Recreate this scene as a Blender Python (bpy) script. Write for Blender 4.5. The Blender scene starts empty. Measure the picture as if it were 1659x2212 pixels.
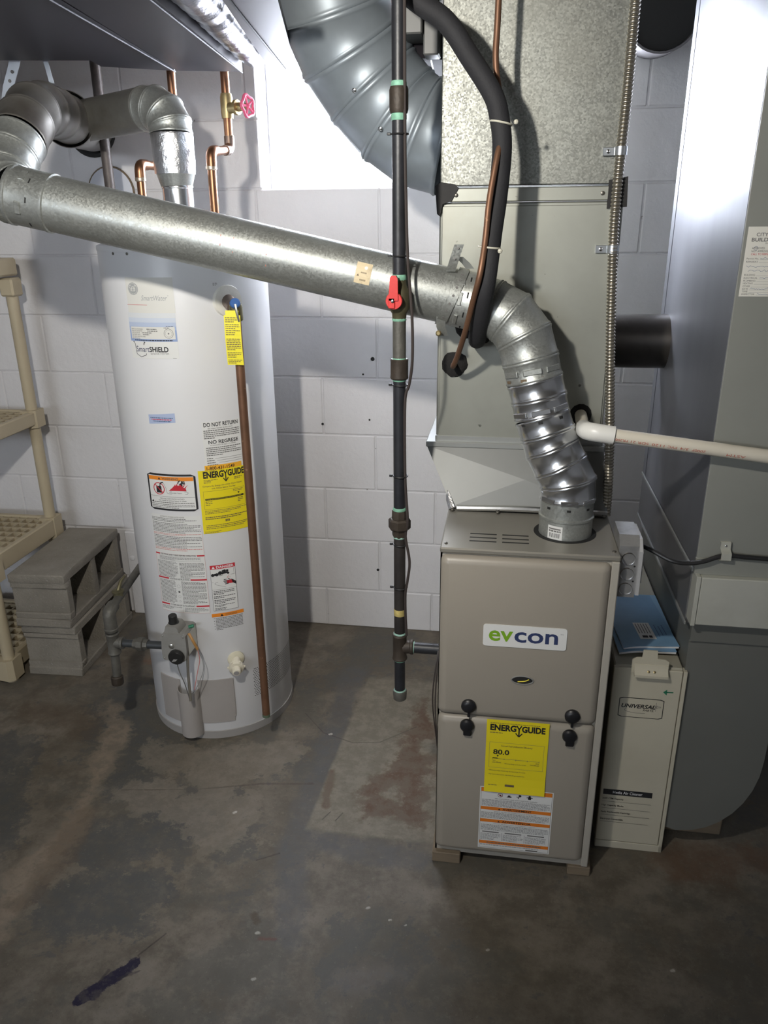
import bpy, math, random
from mathutils import Vector, Matrix

# ------------------------------------------------------------------ camera, world, lights, exposure
S = bpy.context.scene
COL = S.collection
random.seed(7)

cam_d = bpy.data.cameras.new('camera')
cam = bpy.data.objects.new('camera', cam_d)
COL.objects.link(cam)
S.camera = cam
PITCH, YAW, ROLL, EYE = math.radians(20.6), math.radians(8.97), math.radians(0.533), 1.473
fw = Vector((-math.sin(YAW) * math.cos(PITCH), math.cos(YAW) * math.cos(PITCH), -math.sin(PITCH)))
rt = Vector((math.cos(YAW), math.sin(YAW), 0))
dn = fw.cross(rt)
r2 = math.cos(ROLL) * rt + math.sin(ROLL) * dn
d2 = -math.sin(ROLL) * rt + math.cos(ROLL) * dn
cam.matrix_world = Matrix(((r2.x, -d2.x, -fw.x, 0), (r2.y, -d2.y, -fw.y, 0), (r2.z, -d2.z, -fw.z, EYE), (0, 0, 0, 1)))
cam_d.sensor_fit = 'HORIZONTAL'
cam_d.sensor_width = 36.0
cam_d.lens = 1661 / 1659 * 36.0
cam_d.clip_start = 0.02

S.view_settings.view_transform = 'Standard'
S.view_settings.look = 'None'
S.view_settings.gamma = 1.0
S.view_settings.exposure = 0.12
S.view_settings.use_curve_mapping = False

W = bpy.data.worlds.new('world')
S.world = W
W.use_nodes = True
W.node_tree.nodes['Background'].inputs[0].default_value = (0.62, 0.72, 1.0, 1)
W.node_tree.nodes['Background'].inputs[1].default_value = 0.4

def lamp(name, kind, loc, target, energy, color, **kw):
    d = bpy.data.lights.new(name, kind)
    d.energy = energy
    d.color = color
    for k, v in kw.items():
        setattr(d, k, v)
    o = bpy.data.objects.new(name, d)
    COL.objects.link(o)
    o.location = loc
    o.rotation_euler = (Vector(target) - Vector(loc)).to_track_quat('-Z', 'Y').to_euler()
    return o

LAMP = (-0.469, 0.38, 1.87)
lamp('work_lamp', 'SPOT', LAMP, (-0.6, 2.2, 1.3), 80, (1.0, 0.955, 0.87), spot_size=math.radians(125), spot_blend=1.0, shadow_soft_size=0.03)
# ------------------------------------------------------------------ materials
def mat(name, col, rough=0.5, metal=0.0, var=0.0, vscale=8.0, bump=0.0, bscale=60.0, spec=0.5, stain=None, sscale=3.0, samt=0.5, speck=None, kscale=60.0, kth=0.68, stretch=None, emit=None, estr=0.0, spangle=0.0, coat=0.0):
    m = bpy.data.materials.new(name)
    m.use_nodes = True
    nt = m.node_tree
    p = nt.nodes['Principled BSDF']
    L = nt.links.new
    p.inputs['Roughness'].default_value = rough
    p.inputs['Metallic'].default_value = metal
    p.inputs['Specular IOR Level'].default_value = spec
    p.inputs['Coat Weight'].default_value = coat
    p.inputs['Base Color'].default_value = (*col, 1)
    if emit:
        p.inputs['Emission Color'].default_value = (*emit, 1)
        p.inputs['Emission Strength'].default_value = estr
    if not (var or bump or stain or speck or spangle):
        return m
    g = nt.nodes.new('ShaderNodeNewGeometry')
    pos = g.outputs['Position']
    if stretch:
        mp = nt.nodes.new('ShaderNodeMapping')
        mp.inputs['Scale'].default_value = stretch
        L(pos, mp.inputs['Vector'])
        pos = mp.outputs[0]
    def noise(sc, det=4.0, rg=0.6):
        n = nt.nodes.new('ShaderNodeTexNoise')
        n.inputs['Scale'].default_value = sc
        n.inputs['Detail'].default_value = det
        n.inputs['Roughness'].default_value = rg
        L(pos, n.inputs['Vector'])
        return n.outputs['Fac']
    def ramp(src, a, b, ca, cb):
        r = nt.nodes.new('ShaderNodeMapRange')
        r.inputs['From Min'].default_value = a
        r.inputs['From Max'].default_value = b
        r.inputs['To Min'].default_value = ca
        r.inputs['To Max'].default_value = cb
        L(src, r.inputs['Value'])
        return r.outputs[0]
    def mixc(fac, a, b, mode='MIX'):
        x = nt.nodes.new('ShaderNodeMix')
        x.data_type = 'RGBA'
        x.blend_type = mode
        for sock, v in ((x.inputs[0], fac), (x.inputs[6], a), (x.inputs[7], b)):
            if hasattr(v, 'is_linked'):
                L(v, sock)
            elif isinstance(v, tuple):
                sock.default_value = (*v, 1)
            else:
                sock.default_value = v
        return x.outputs[2]
    c = col
    if var:
        f = ramp(noise(vscale), 0.3, 0.7, 0, 1)
        c = mixc(f, tuple(x * (1 - var) for x in col), tuple(min(1, x * (1 + var)) for x in col))
    if spangle:
        v = nt.nodes.new('ShaderNodeTexVoronoi')
        v.inputs['Scale'].default_value = 320
        L(pos, v.inputs['Vector'])
        h = nt.nodes.new('ShaderNodeSeparateColor')
        L(v.outputs['Color'], h.inputs[0])
        f = ramp(h.outputs[0], 0, 1, 1 - spangle, 1 + spangle * 0.6)
        cc = nt.nodes.new('ShaderNodeCombineColor')
        for i in range(3):
            L(f, cc.inputs[i])
        c = mixc(1.0, c, cc.outputs[0], 'MULTIPLY')
        L(ramp(h.outputs[1], 0, 1, max(0.05, rough - 0.10), min(1, rough + 0.12)), p.inputs['Roughness'])
    if stain:
        f = ramp(noise(sscale, 6, 0.65), 0.5, 0.72, 0, samt)
        c = mixc(f, c, stain)
    if speck:
        f = ramp(noise(kscale, 2, 0.5), kth, kth + 0.05, 0, 0.85)
        c = mixc(f, c, speck)
    L(c, p.inputs['Base Color']) if hasattr(c, 'is_linked') else None
    if bump:
        b = nt.nodes.new('ShaderNodeBump')
        b.inputs['Strength'].default_value = bump
        b.inputs['Distance'].default_value = 0.004
        L(noise(bscale, 5, 0.6), b.inputs['Height'])
        L(b.outputs[0], p.inputs['Normal'])
    return m

M = {}
def D(key, *a, **k):
    M[key] = mat(key, *a, **k)
D('wall_paint', (0.70, 0.69, 0.70), 0.62, var=0.03, vscale=5, bump=0.5, bscale=45, speck=(0.30, 0.28, 0.26), kscale=38, kth=0.775)
D('wall_mortar', (0.64, 0.63, 0.64), 0.7, var=0.06, vscale=20, bump=0.4, bscale=80, speck=(0.22, 0.2, 0.18), kscale=60, kth=0.72)
D('ceiling_wood', (0.16, 0.13, 0.10), 0.8, var=0.2)
D('galv', (0.40, 0.415, 0.395), 0.42, metal=0.72, var=0.10, vscale=9, spangle=0.10, stain=(0.34, 0.33, 0.29), sscale=5, samt=0.35)
D('galv_old', (0.27, 0.275, 0.25), 0.46, metal=0.80, var=0.10, vscale=7, spangle=0.30, stain=(0.24, 0.235, 0.20), sscale=4, samt=0.35, speck=(0.05, 0.05, 0.045), kscale=45, kth=0.74)
D('galv_case', (0.34, 0.345, 0.305), 0.46, metal=0.60, var=0.08, vscale=6, stain=(0.27, 0.25, 0.19), sscale=3.2, samt=0.45, speck=(0.08, 0.08, 0.07), kscale=50, kth=0.74)
D('galv_new', (0.62, 0.63, 0.64), 0.24, metal=0.95, var=0.06, vscale=12, bump=0.06, bscale=30)
D('galv_dark', (0.26, 0.295, 0.325), 0.42, metal=0.35, var=0.15, vscale=6, bump=0.05, bscale=12)
D('galv_plain', (0.36, 0.37, 0.36), 0.46, metal=0.5, var=0.06, vscale=5)
D('duct_side', (0.25, 0.255, 0.275), 0.46, metal=0.75, var=0.12, vscale=4, stretch=(1, 1, 0.25))
D('duct_front_shaded', (0.17, 0.172, 0.155), 0.55, metal=0.25, var=0.05, vscale=4)  # duct front metal darkened: the shade on the low elbow is in the colour
D('duct_front', (0.29, 0.295, 0.265), 0.55, metal=0.25, var=0.05, vscale=4)
D('duct_panel', (0.52, 0.52, 0.46), 0.5, metal=0.25, var=0.05, vscale=8, stain=(0.36, 0.35, 0.29), sscale=6, samt=0.3)
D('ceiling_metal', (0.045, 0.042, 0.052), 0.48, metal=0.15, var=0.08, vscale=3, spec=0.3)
D('vent_taupe', (0.20, 0.19, 0.175), 0.45, metal=0.6, var=0.2, vscale=9, stain=(0.10, 0.085, 0.07), sscale=6, samt=0.8)
D('foil', (0.80, 0.80, 0.81), 0.32, metal=1.0, bump=0.8, bscale=55, var=0.05)
D('flex_foil', (0.10, 0.10, 0.115), 0.30, metal=0.9, bump=1.0, bscale=14, var=0.15, vscale=14)
D('black_iron', (0.020, 0.021, 0.025), 0.42, var=0.3, vscale=20, spec=0.5, bump=0.1, bscale=80)
D('brown_iron', (0.055, 0.043, 0.033), 0.55, metal=0.3, var=0.3, vscale=25, bump=0.2, bscale=120)
D('grey_iron', (0.13, 0.125, 0.11), 0.55, metal=0.4, var=0.25, vscale=25, bump=0.25, bscale=120)
D('dark_pipe', (0.065, 0.058, 0.052), 0.38, metal=0.5, var=0.3, vscale=10)
D('copper', (0.30, 0.15, 0.085), 0.36, metal=0.9, var=0.25, vscale=16, stain=(0.20, 0.09, 0.05), sscale=9, samt=0.5)
D('copper_old', (0.20, 0.105, 0.062), 0.48, metal=0.55, var=0.18, vscale=14, speck=(0.35, 0.2, 0.12), kscale=70, kth=0.72)
D('copper_dark', (0.16, 0.11, 0.085), 0.42, metal=0.7, var=0.3, vscale=20)
D('solder', (0.50, 0.42, 0.33), 0.4, metal=0.8)
D('brass', (0.36, 0.29, 0.15), 0.42, metal=0.85, var=0.2, vscale=40)
D('brass_dull', (0.16, 0.145, 0.085), 0.5, metal=0.7, var=0.2, vscale=40)
D('dope', (0.22, 0.46, 0.33), 0.6, var=0.25, vscale=80)
D('dope_light', (0.34, 0.55, 0.46), 0.6, var=0.2, vscale=80)
D('yellow_tape', (0.50, 0.40, 0.14), 0.6, var=0.3, vscale=70)
D('red_plastic', (0.62, 0.035, 0.03), 0.35, spec=0.5, var=0.1, vscale=60)
D('pink_wheel', (0.62, 0.10, 0.20), 0.45)
D('chrome', (0.7, 0.7, 0.7), 0.2, metal=1.0)
D('screw', (0.18, 0.17, 0.15), 0.4, metal=0.8)
D('foam', (0.018, 0.018, 0.021), 0.75, var=0.25, vscale=9, bump=0.2, bscale=200)
D('putty', (0.016, 0.015, 0.015), 0.9, bump=1.0, bscale=90)
D('black_tape', (0.012, 0.011, 0.011), 0.65, bump=0.3, bscale=60)
D('tie_white', (0.62, 0.60, 0.50), 0.5)
D('tie_black', (0.015, 0.015, 0.016), 0.5)
D('cable_black', (0.02, 0.02, 0.021), 0.4)
D('cable_brown', (0.045, 0.035, 0.032), 0.5)
D('conduit', (0.42, 0.39, 0.33), 0.33, metal=0.9)
D('clip_steel', (0.62, 0.65, 0.68), 0.3, metal=0.9)
D('pvc', (0.66, 0.61, 0.51), 0.42, var=0.03, vscale=8)
D('pvc_white', (0.74, 0.73, 0.69), 0.35)
D('heater_white', (0.70, 0.70, 0.71), 0.30, spec=0.5, var=0.015, vscale=4)
D('heater_trim', (0.34, 0.325, 0.31), 0.45)
D('heater_panel', (0.36, 0.335, 0.315), 0.45, var=0.03, vscale=10)
D('valve_grey', (0.25, 0.245, 0.23), 0.5, var=0.08, vscale=30)
D('valve_black', (0.02, 0.02, 0.02), 0.35)
D('silver', (0.58, 0.57, 0.52), 0.3, metal=0.9)
D('orange_sleeve', (0.42, 0.22, 0.07), 0.5)
D('blue_lever', (0.03, 0.10, 0.30), 0.4)
D('drain_plastic', (0.72, 0.67, 0.54), 0.4, var=0.05, vscale=20)
D('foam_ring', (0.66, 0.62, 0.48), 0.8, bump=0.5, bscale=90)
D('dark_hole', (0.012, 0.012, 0.012), 0.7)
D('furnace_paint', (0.325, 0.293, 0.245), 0.38, var=0.02, vscale=6, bump=0.03, bscale=150)
D('furnace_top', (0.285, 0.27, 0.235), 0.40, metal=0.35, var=0.05, vscale=6)
D('furnace_case', (0.40, 0.375, 0.325), 0.45)
D('latch_black', (0.012, 0.012, 0.014), 0.38)
D('wood', (0.20, 0.155, 0.105), 0.75, var=0.2, vscale=20, stretch=(0.2, 1, 1))
D('box_steel', (0.46, 0.46, 0.46), 0.38, metal=0.75, var=0.15, vscale=30)
D('box_cover', (0.50, 0.50, 0.50), 0.45, metal=0.3)
D('cleaner_cream', (0.50, 0.465, 0.365), 0.45, var=0.03, vscale=6, stain=(0.36, 0.32, 0.23), sscale=5, samt=0.25)
D('cleaner_side', (0.36, 0.34, 0.27), 0.5)
D('booklet_blue', (0.17, 0.31, 0.47), 0.45, var=0.05, vscale=20)
D('booklet_light', (0.22, 0.38, 0.52), 0.45)
D('page_white', (0.66, 0.65, 0.64), 0.7)
D('shelf_resin', (0.47, 0.40, 0.275), 0.5, var=0.04, vscale=8)
D('shelf_resin_dark', (0.40, 0.335, 0.225), 0.55, var=0.1, vscale=20, stain=(0.30, 0.24, 0.15), sscale=12, samt=0.4)
D('concrete_block', (0.25, 0.228, 0.192), 0.9, var=0.12, vscale=14, bump=1.0, bscale=140, speck=(0.33, 0.31, 0.28), kscale=160, kth=0.66)
D('paper', (0.72, 0.70, 0.63), 0.7)
D('label_white', (0.72, 0.72, 0.70), 0.5)
D('label_cream', (0.69, 0.68, 0.635), 0.5)
D('ink', (0.018, 0.018, 0.02), 0.5)
D('ink_soft', (0.15, 0.145, 0.14), 0.6)
D('ink_grey', (0.30, 0.30, 0.30), 0.6)
D('ink_brown', (0.14, 0.10, 0.06), 0.6)
D('ink_navy', (0.02, 0.025, 0.09), 0.5)
D('ink_red', (0.55, 0.03, 0.045), 0.5)
D('ink_pink', (0.60, 0.24, 0.22), 0.6)
D('ink_silver', (0.36, 0.37, 0.37), 0.5)
D('ink_blue', (0.07, 0.12, 0.24), 0.5)
D('ink_green', (0.02, 0.17, 0.09), 0.5)
D('print_white', (0.75, 0.75, 0.75), 0.5)
D('red_print', (0.50, 0.13, 0.08), 0.6)
D('yellow', (0.80, 0.66, 0.015), 0.5)
D('yellow_tag', (0.86, 0.76, 0.04), 0.5)
D('orange', (0.80, 0.25, 0.02), 0.5)
D('orange_deep', (0.72, 0.20, 0.02), 0.5)
D('amber', (0.85, 0.42, 0.03), 0.5)
D('badge_green', (0.20, 0.40, 0.02), 0.4)
D('badge_navy', (0.035, 0.05, 0.13), 0.4)
D('badge_white', (0.74, 0.74, 0.72), 0.35)
for i, c in enumerate(((0.66, 0.68, 0.70), (0.58, 0.63, 0.72), (0.46, 0.53, 0.68), (0.36, 0.44, 0.64), (0.28, 0.37, 0.60))):
    D('fade_blue_' + 'abcde'[i], c, 0.5)
D('strip_blue', (0.40, 0.47, 0.66), 0.5)
D('tag_buff', (0.66, 0.55, 0.36), 0.6, stain=(0.25, 0.17, 0.09), sscale=30, samt=0.6)
D('window_frame', (0.72, 0.72, 0.74), 0.5)
D('window_glass', (0.8, 0.82, 0.85), 0.5, emit=(0.84, 0.89, 1.0), estr=38.0)

D('fill_window_glass', (0.8, 0.82, 0.85), 0.5, emit=(0.84, 0.91, 1.0), estr=15.0)  # glowing panes of the added window behind the camera, for fill

# floor: bare concrete with remnants of grey paint, tan wear paths, rust and dark marks
def floor_material():
    m = bpy.data.materials.new('floor_concrete')
    m.use_nodes = True
    nt = m.node_tree
    p = nt.nodes['Principled BSDF']
    p.inputs['Roughness'].default_value = 0.55
    p.inputs['Specular IOR Level'].default_value = 0.35
    L = nt.links.new
    g = nt.nodes.new('ShaderNodeNewGeometry')
    P = g.outputs['Position']
    def noise(sc, det=5.0, rg=0.62, dist=0.0):
        n = nt.nodes.new('ShaderNodeTexNoise')
        n.inputs['Scale'].default_value = sc
        n.inputs['Detail'].default_value = det
        n.inputs['Roughness'].default_value = rg
        n.inputs['Distortion'].default_value = dist
        L(P, n.inputs['Vector'])
        return n.outputs['Fac']
    def mth(op, a, b=None, clamp=False):
        x = nt.nodes.new('ShaderNodeMath')
        x.operation = op
        x.use_clamp = clamp
        for i, v in enumerate((a, b)):
            if v is None:
                continue
            if hasattr(v, 'is_linked'):
                L(v, x.inputs[i])
            else:
                x.inputs[i].default_value = v
        return x.outputs[0]
    def vm(op, a, b=None):
        x = nt.nodes.new('ShaderNodeVectorMath')
        x.operation = op
        for i, v in enumerate((a, b)):
            if v is None:
                continue
            if hasattr(v, 'is_linked'):
                L(v, x.inputs[i])
            else:
                x.inputs[i].default_value = v
        return x
    def rng(v, a, b, lo=0.0, hi=1.0):
        r = nt.nodes.new('ShaderNodeMapRange')
        r.interpolation_type = 'SMOOTHSTEP'
        r.inputs['From Min'].default_value = a
        r.inputs['From Max'].default_value = b
        r.inputs['To Min'].default_value = lo
        r.inputs['To Max'].default_value = hi
        L(v, r.inputs['Value'])
        return r.outputs[0]
    def mix(f, a, b):
        x = nt.nodes.new('ShaderNodeMix')
        x.data_type = 'RGBA'
        for sock, v in ((x.inputs[0], f), (x.inputs[6], a), (x.inputs[7], b)):
            if hasattr(v, 'is_linked'):
                L(v, sock)
            elif isinstance(v, tuple):
                sock.default_value = (*v, 1)
            else:
                sock.default_value = v
        return x.outputs[2]
    nA, nB, nC, nF = noise(3.2, 8, 0.70), noise(9.0, 9, 0.74), noise(1.7, 8, 0.66, 0.5), noise(46, 5, 0.72)
    nG, nH = noise(120, 3, 0.7), noise(24, 7, 0.75)
    rag = mth('SUBTRACT', mth('ADD', mth('ADD', nA, mth('MULTIPLY', nB, 0.6)), mth('MULTIPLY', nH, 0.5)), 1.05)
    worn = rng(nH, 0.40, 0.60, 0.55, 1.0)       # patches are rubbed through in places
    def dseg(a, b, P):
        a, b = Vector((*a, 0)), Vector((*b, 0))
        pa = vm('SUBTRACT', P, tuple(a)).outputs[0]
        ba = b - a
        dt = vm('DOT_PRODUCT', pa, tuple(ba)).outputs['Value']
        t = mth('DIVIDE', dt, max(ba.length_squared, 1e-6), True)
        sc = nt.nodes.new('ShaderNodeVectorMath')
        sc.operation = 'SCALE'
        sc.inputs[0].default_value = tuple(ba)
        L(t, sc.inputs['Scale'])
        return vm('LENGTH', vm('SUBTRACT', pa, sc.outputs[0]).outputs[0]).outputs['Value']
    def patch(segs, r, soft=0.02, rough=0.25, amt=1.0):
        d = None
        # chained on the colour so far, so that the masks are evaluated one after the other
        q = vm('MULTIPLY_ADD', base, (1e-9, 1e-9, 1e-9))
        L(P, q.inputs[2])
        for a, b in segs:
            x = dseg(a, b, q.outputs[0])
            d = x if d is None else mth('MINIMUM', d, x)
        d = mth('ADD', d, mth('MULTIPLY', rag, rough))
        return mth('MULTIPLY', rng(d, r - soft, r + soft, amt, 0.0), worn)
    sx = nt.nodes.new('ShaderNodeSeparateXYZ')
    L(P, sx.inputs[0])
    def half(a, b, c, soft=0.01, rough=0.05):
        """1 where a*x + b*y > c"""
        v = mth('ADD', mth('MULTIPLY', sx.outputs[0], a), mth('MULTIPLY', sx.outputs[1], b))
        return rng(mth('ADD', mth('SUBTRACT', v, c), mth('MULTIPLY', rag, rough)), -soft, soft)
    base = mix(rng(nB, 0.36, 0.64), (0.112, 0.095, 0.072), (0.212, 0.184, 0.146))
    base = mix(rng(nC, 0.40, 0.62, 0, 0.8), base, (0.112, 0.094, 0.070))
    base = mix(rng(nA, 0.50, 0.57, 0, 0.6), base, (0.104, 0.098, 0.082))
    base = mix(rng(nH, 0.52, 0.66, 0, 0.5), base, (0.190, 0.170, 0.138))
    # old grey paint in ragged islands
    paint = rng(mth('ADD', nC, mth('ADD', mth('MULTIPLY', mth('SUBTRACT', nB, 0.5), 0.5), mth('MULTIPLY', mth('SUBTRACT', nH, 0.5), 0.3))), 0.545, 0.585, 0, 0.75)
    base = mix(mth('MULTIPLY', paint, worn), base, (0.090, 0.088, 0.080))
    greyc = (0.086, 0.087, 0.084)
    base = mix(patch([((-1.22, 2.04), (-1.14, 1.88)), ((-1.01, 1.76), (-0.99, 1.62)), ((-1.45, 1.72), (-1.28, 1.40)), ((-0.95, 1.42), (-0.80, 1.50)), ((-0.95, 1.22), (-0.80, 1.25))], 0.085, 0.010, 0.40, 0.9), base, greyc)
    # tan wear path on the left and worn paint in front of the heater
    tan = (0.275, 0.222, 0.165)
    base = mix(patch([((-1.24, 1.99), (-1.13, 1.84)), ((-1.13, 1.86), (-1.09, 1.62)), ((-1.09, 1.62), (-1.06, 1.42)), ((-1.06, 1.42), (-1.09, 1.27)), ((-1.09, 1.27), (-1.06, 1.12))], 0.026, 0.016, 0.22, 0.85), base, tan)
    base = mix(patch([((-1.06, 1.50), (-1.04, 1.36)), ((-1.03, 1.34), (-1.04, 1.22))], 0.03, 0.02, 0.2, 0.6), base, (0.125, 0.092, 0.062))
    base = mix(patch([((-0.95, 1.74), (-0.62, 1.80)), ((-0.95, 1.60), (-0.66, 1.56)), ((-0.8, 1.72), (-0.66, 1.48))], 0.07, 0.012, 0.34, 0.8), base, (0.225, 0.196, 0.155))
    # a blue-grey painted border and the paler slab where an older unit stood
    base = mix(patch([((-0.475, 2.28), (-0.462, 1.42)), ((-0.462, 1.42), (-0.41, 1.20)), ((-0.44, 1.50), (-0.15, 1.47))], 0.032, 0.012, 0.12, 0.75), base, (0.105, 0.104, 0.104))
    slab = mth('MULTIPLY', mth('MULTIPLY', half(1, -0.055, -0.540, 0.006, 0.012), half(0, 1, 1.530, 0.010, 0.03)), mth('MULTIPLY', half(0, -1, -2.255, 0.02, 0.05), half(-1, 0, 0.118, 0.01, 0.02)))
    base = mix(mth('MULTIPLY', slab, 0.85), base, mix(rng(nH, 0.4, 0.62), (0.185, 0.165, 0.125), (0.25, 0.225, 0.175)))
    rust = (0.112, 0.066, 0.040)
    base = mix(patch([((-0.32, 1.70), (-0.22, 1.80)), ((-0.29, 1.64), (-0.19, 1.62)), ((-0.22, 1.95), (-0.20, 1.62)), ((-0.21, 2.14), (-0.20, 1.95))], 0.040, 0.018, 0.24, 0.95), base, rust)
    base = mix(patch([((-0.436, 1.76), (-0.424, 1.62))], 0.012, 0.006, 0.05, 0.8), base, rust)
    base = mix(patch([((-1.18, 2.26), (-1.08, 2.18)), ((-1.02, 2.2), (-1.0, 2.1))], 0.045, 0.02, 0.2, 0.8), base, (0.19, 0.095, 0.05))
    base = mix(patch([((-1.46, 1.90), (-1.25, 1.86))], 0.05, 0.03, 0.25, 0.6), base, (0.105, 0.075, 0.05))
    base = mix(patch([((0.48, 1.56), (0.78, 1.62))], 0.05, 0.03, 0.3, 0.7), base, (0.150, 0.088, 0.055))
    base = mix(patch([((-0.27, 1.13), (-0.15, 1.16))], 0.02, 0.03, 0.25, 0.5), base, (0.19, 0.175, 0.165))
    base = mix(patch([((-0.505, 1.255), (-0.495, 1.235))], 0.012, 0.004, 0.06, 0.8), base, (0.075, 0.055, 0.032))
    base = mix(patch([((-0.475, 1.195), (-0.44, 1.20))], 0.004, 0.004, 0.03, 0.6), base, (0.16, 0.05, 0.035))
    # dark violet scrape and long scratches
    base = mix(patch([((-0.795, 1.003), (-0.742, 1.070)), ((-0.742, 1.070), (-0.722, 1.098))], 0.0125, 0.002, 0.055, 1.3), base, (0.014, 0.011, 0.032))
    base = mix(patch([((-0.740, 1.060), (-0.700, 1.085)), ((-0.775, 1.045), (-0.768, 1.075))], 0.0022, 0.0015, 0.02, 0.9), base, (0.03, 0.025, 0.03))
    base = mix(patch([((-0.722, 1.118), (-0.685, 1.178))], 0.0016, 0.0012, 0.006, 0.9), base, (0.035, 0.03, 0.026))
    for (xa, ya, xb, yb) in ((-0.55, 1.41, -0.50, 1.44), (-0.42, 1.57, -0.405, 1.60), (-0.385, 1.57, -0.372, 1.60)):
        base = mix(patch([((xa, ya), (xb, yb))], 0.0016, 0.0012, 0.006, 0.8), base, (0.045, 0.04, 0.034))
    # cracks and the ring round the old pad
    base = mix(patch([((-0.58, 2.02), (-0.50, 1.93)), ((-0.50, 1.93), (-0.40, 1.895)), ((-0.40, 1.895), (-0.32, 1.91)), ((-0.32, 1.91), (-0.22, 2.0))], 0.0018, 0.0015, 0.006, 0.7), base, (0.05, 0.042, 0.034))
    base = mix(patch([((-1.0, 1.60), (-0.80, 1.63)), ((-0.80, 1.63), (-0.62, 1.68)), ((-0.62, 1.68), (-0.48, 1.70))], 0.0022, 0.002, 0.02, 0.7), base, (0.07, 0.055, 0.042))
    for (x, y, r) in ((-0.487, 1.209, 0.004), (-0.164, 1.275, 0.004), (-0.48, 1.926, 0.005), (0.404, 1.246, 0.004), (-0.20, 1.285, 0.003), (-0.46, 1.10, 0.003), (0.02, 1.24, 0.0025), (-0.255, 1.31, 0.003), (-0.66, 1.56, 0.003)):
        base = mix(patch([((x, y), (x + 0.004, y + 0.002))], r, 0.0015, 0.03, 1.0), base, (0.50, 0.47, 0.42))
    base = mix(rng(nF, 0.66, 0.72, 0, 0.5), base, (0.25, 0.225, 0.19))
    base = mix(rng(nF, 0.33, 0.28, 0, 0.6), base, (0.055, 0.046, 0.036))
    base = mix(rng(nG, 0.62, 0.72, 0, 0.35), base, (0.27, 0.25, 0.215))
    base = mix(rng(nG, 0.38, 0.30, 0, 0.35), base, (0.05, 0.043, 0.035))
    L(base, p.inputs['Base Color'])
    b = nt.nodes.new('ShaderNodeBump')
    b.inputs['Strength'].default_value = 0.25
    b.inputs['Distance'].default_value = 0.003
    L(mth('ADD', nB, mth('MULTIPLY', nF, 0.4)), b.inputs['Height'])
    L(b.outputs[0], p.inputs['Normal'])
    return m
M['floor'] = floor_material()

# ------------------------------------------------------------------ helpers
def tag(o, label=None, cat=None, group=None, kind=None):
    if label: o['label'] = label
    if cat: o['category'] = cat
    if group: o['group'] = group
    if kind: o['kind'] = kind
    return o

WL = {}
def thing(name, loc, label, cat, group=None):
    o = bpy.data.objects.new(name, None)
    COL.objects.link(o)
    o.location = loc
    o.empty_display_size = 0.05
    WL[o] = Vector(loc)
    return tag(o, label, cat, group)

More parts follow.
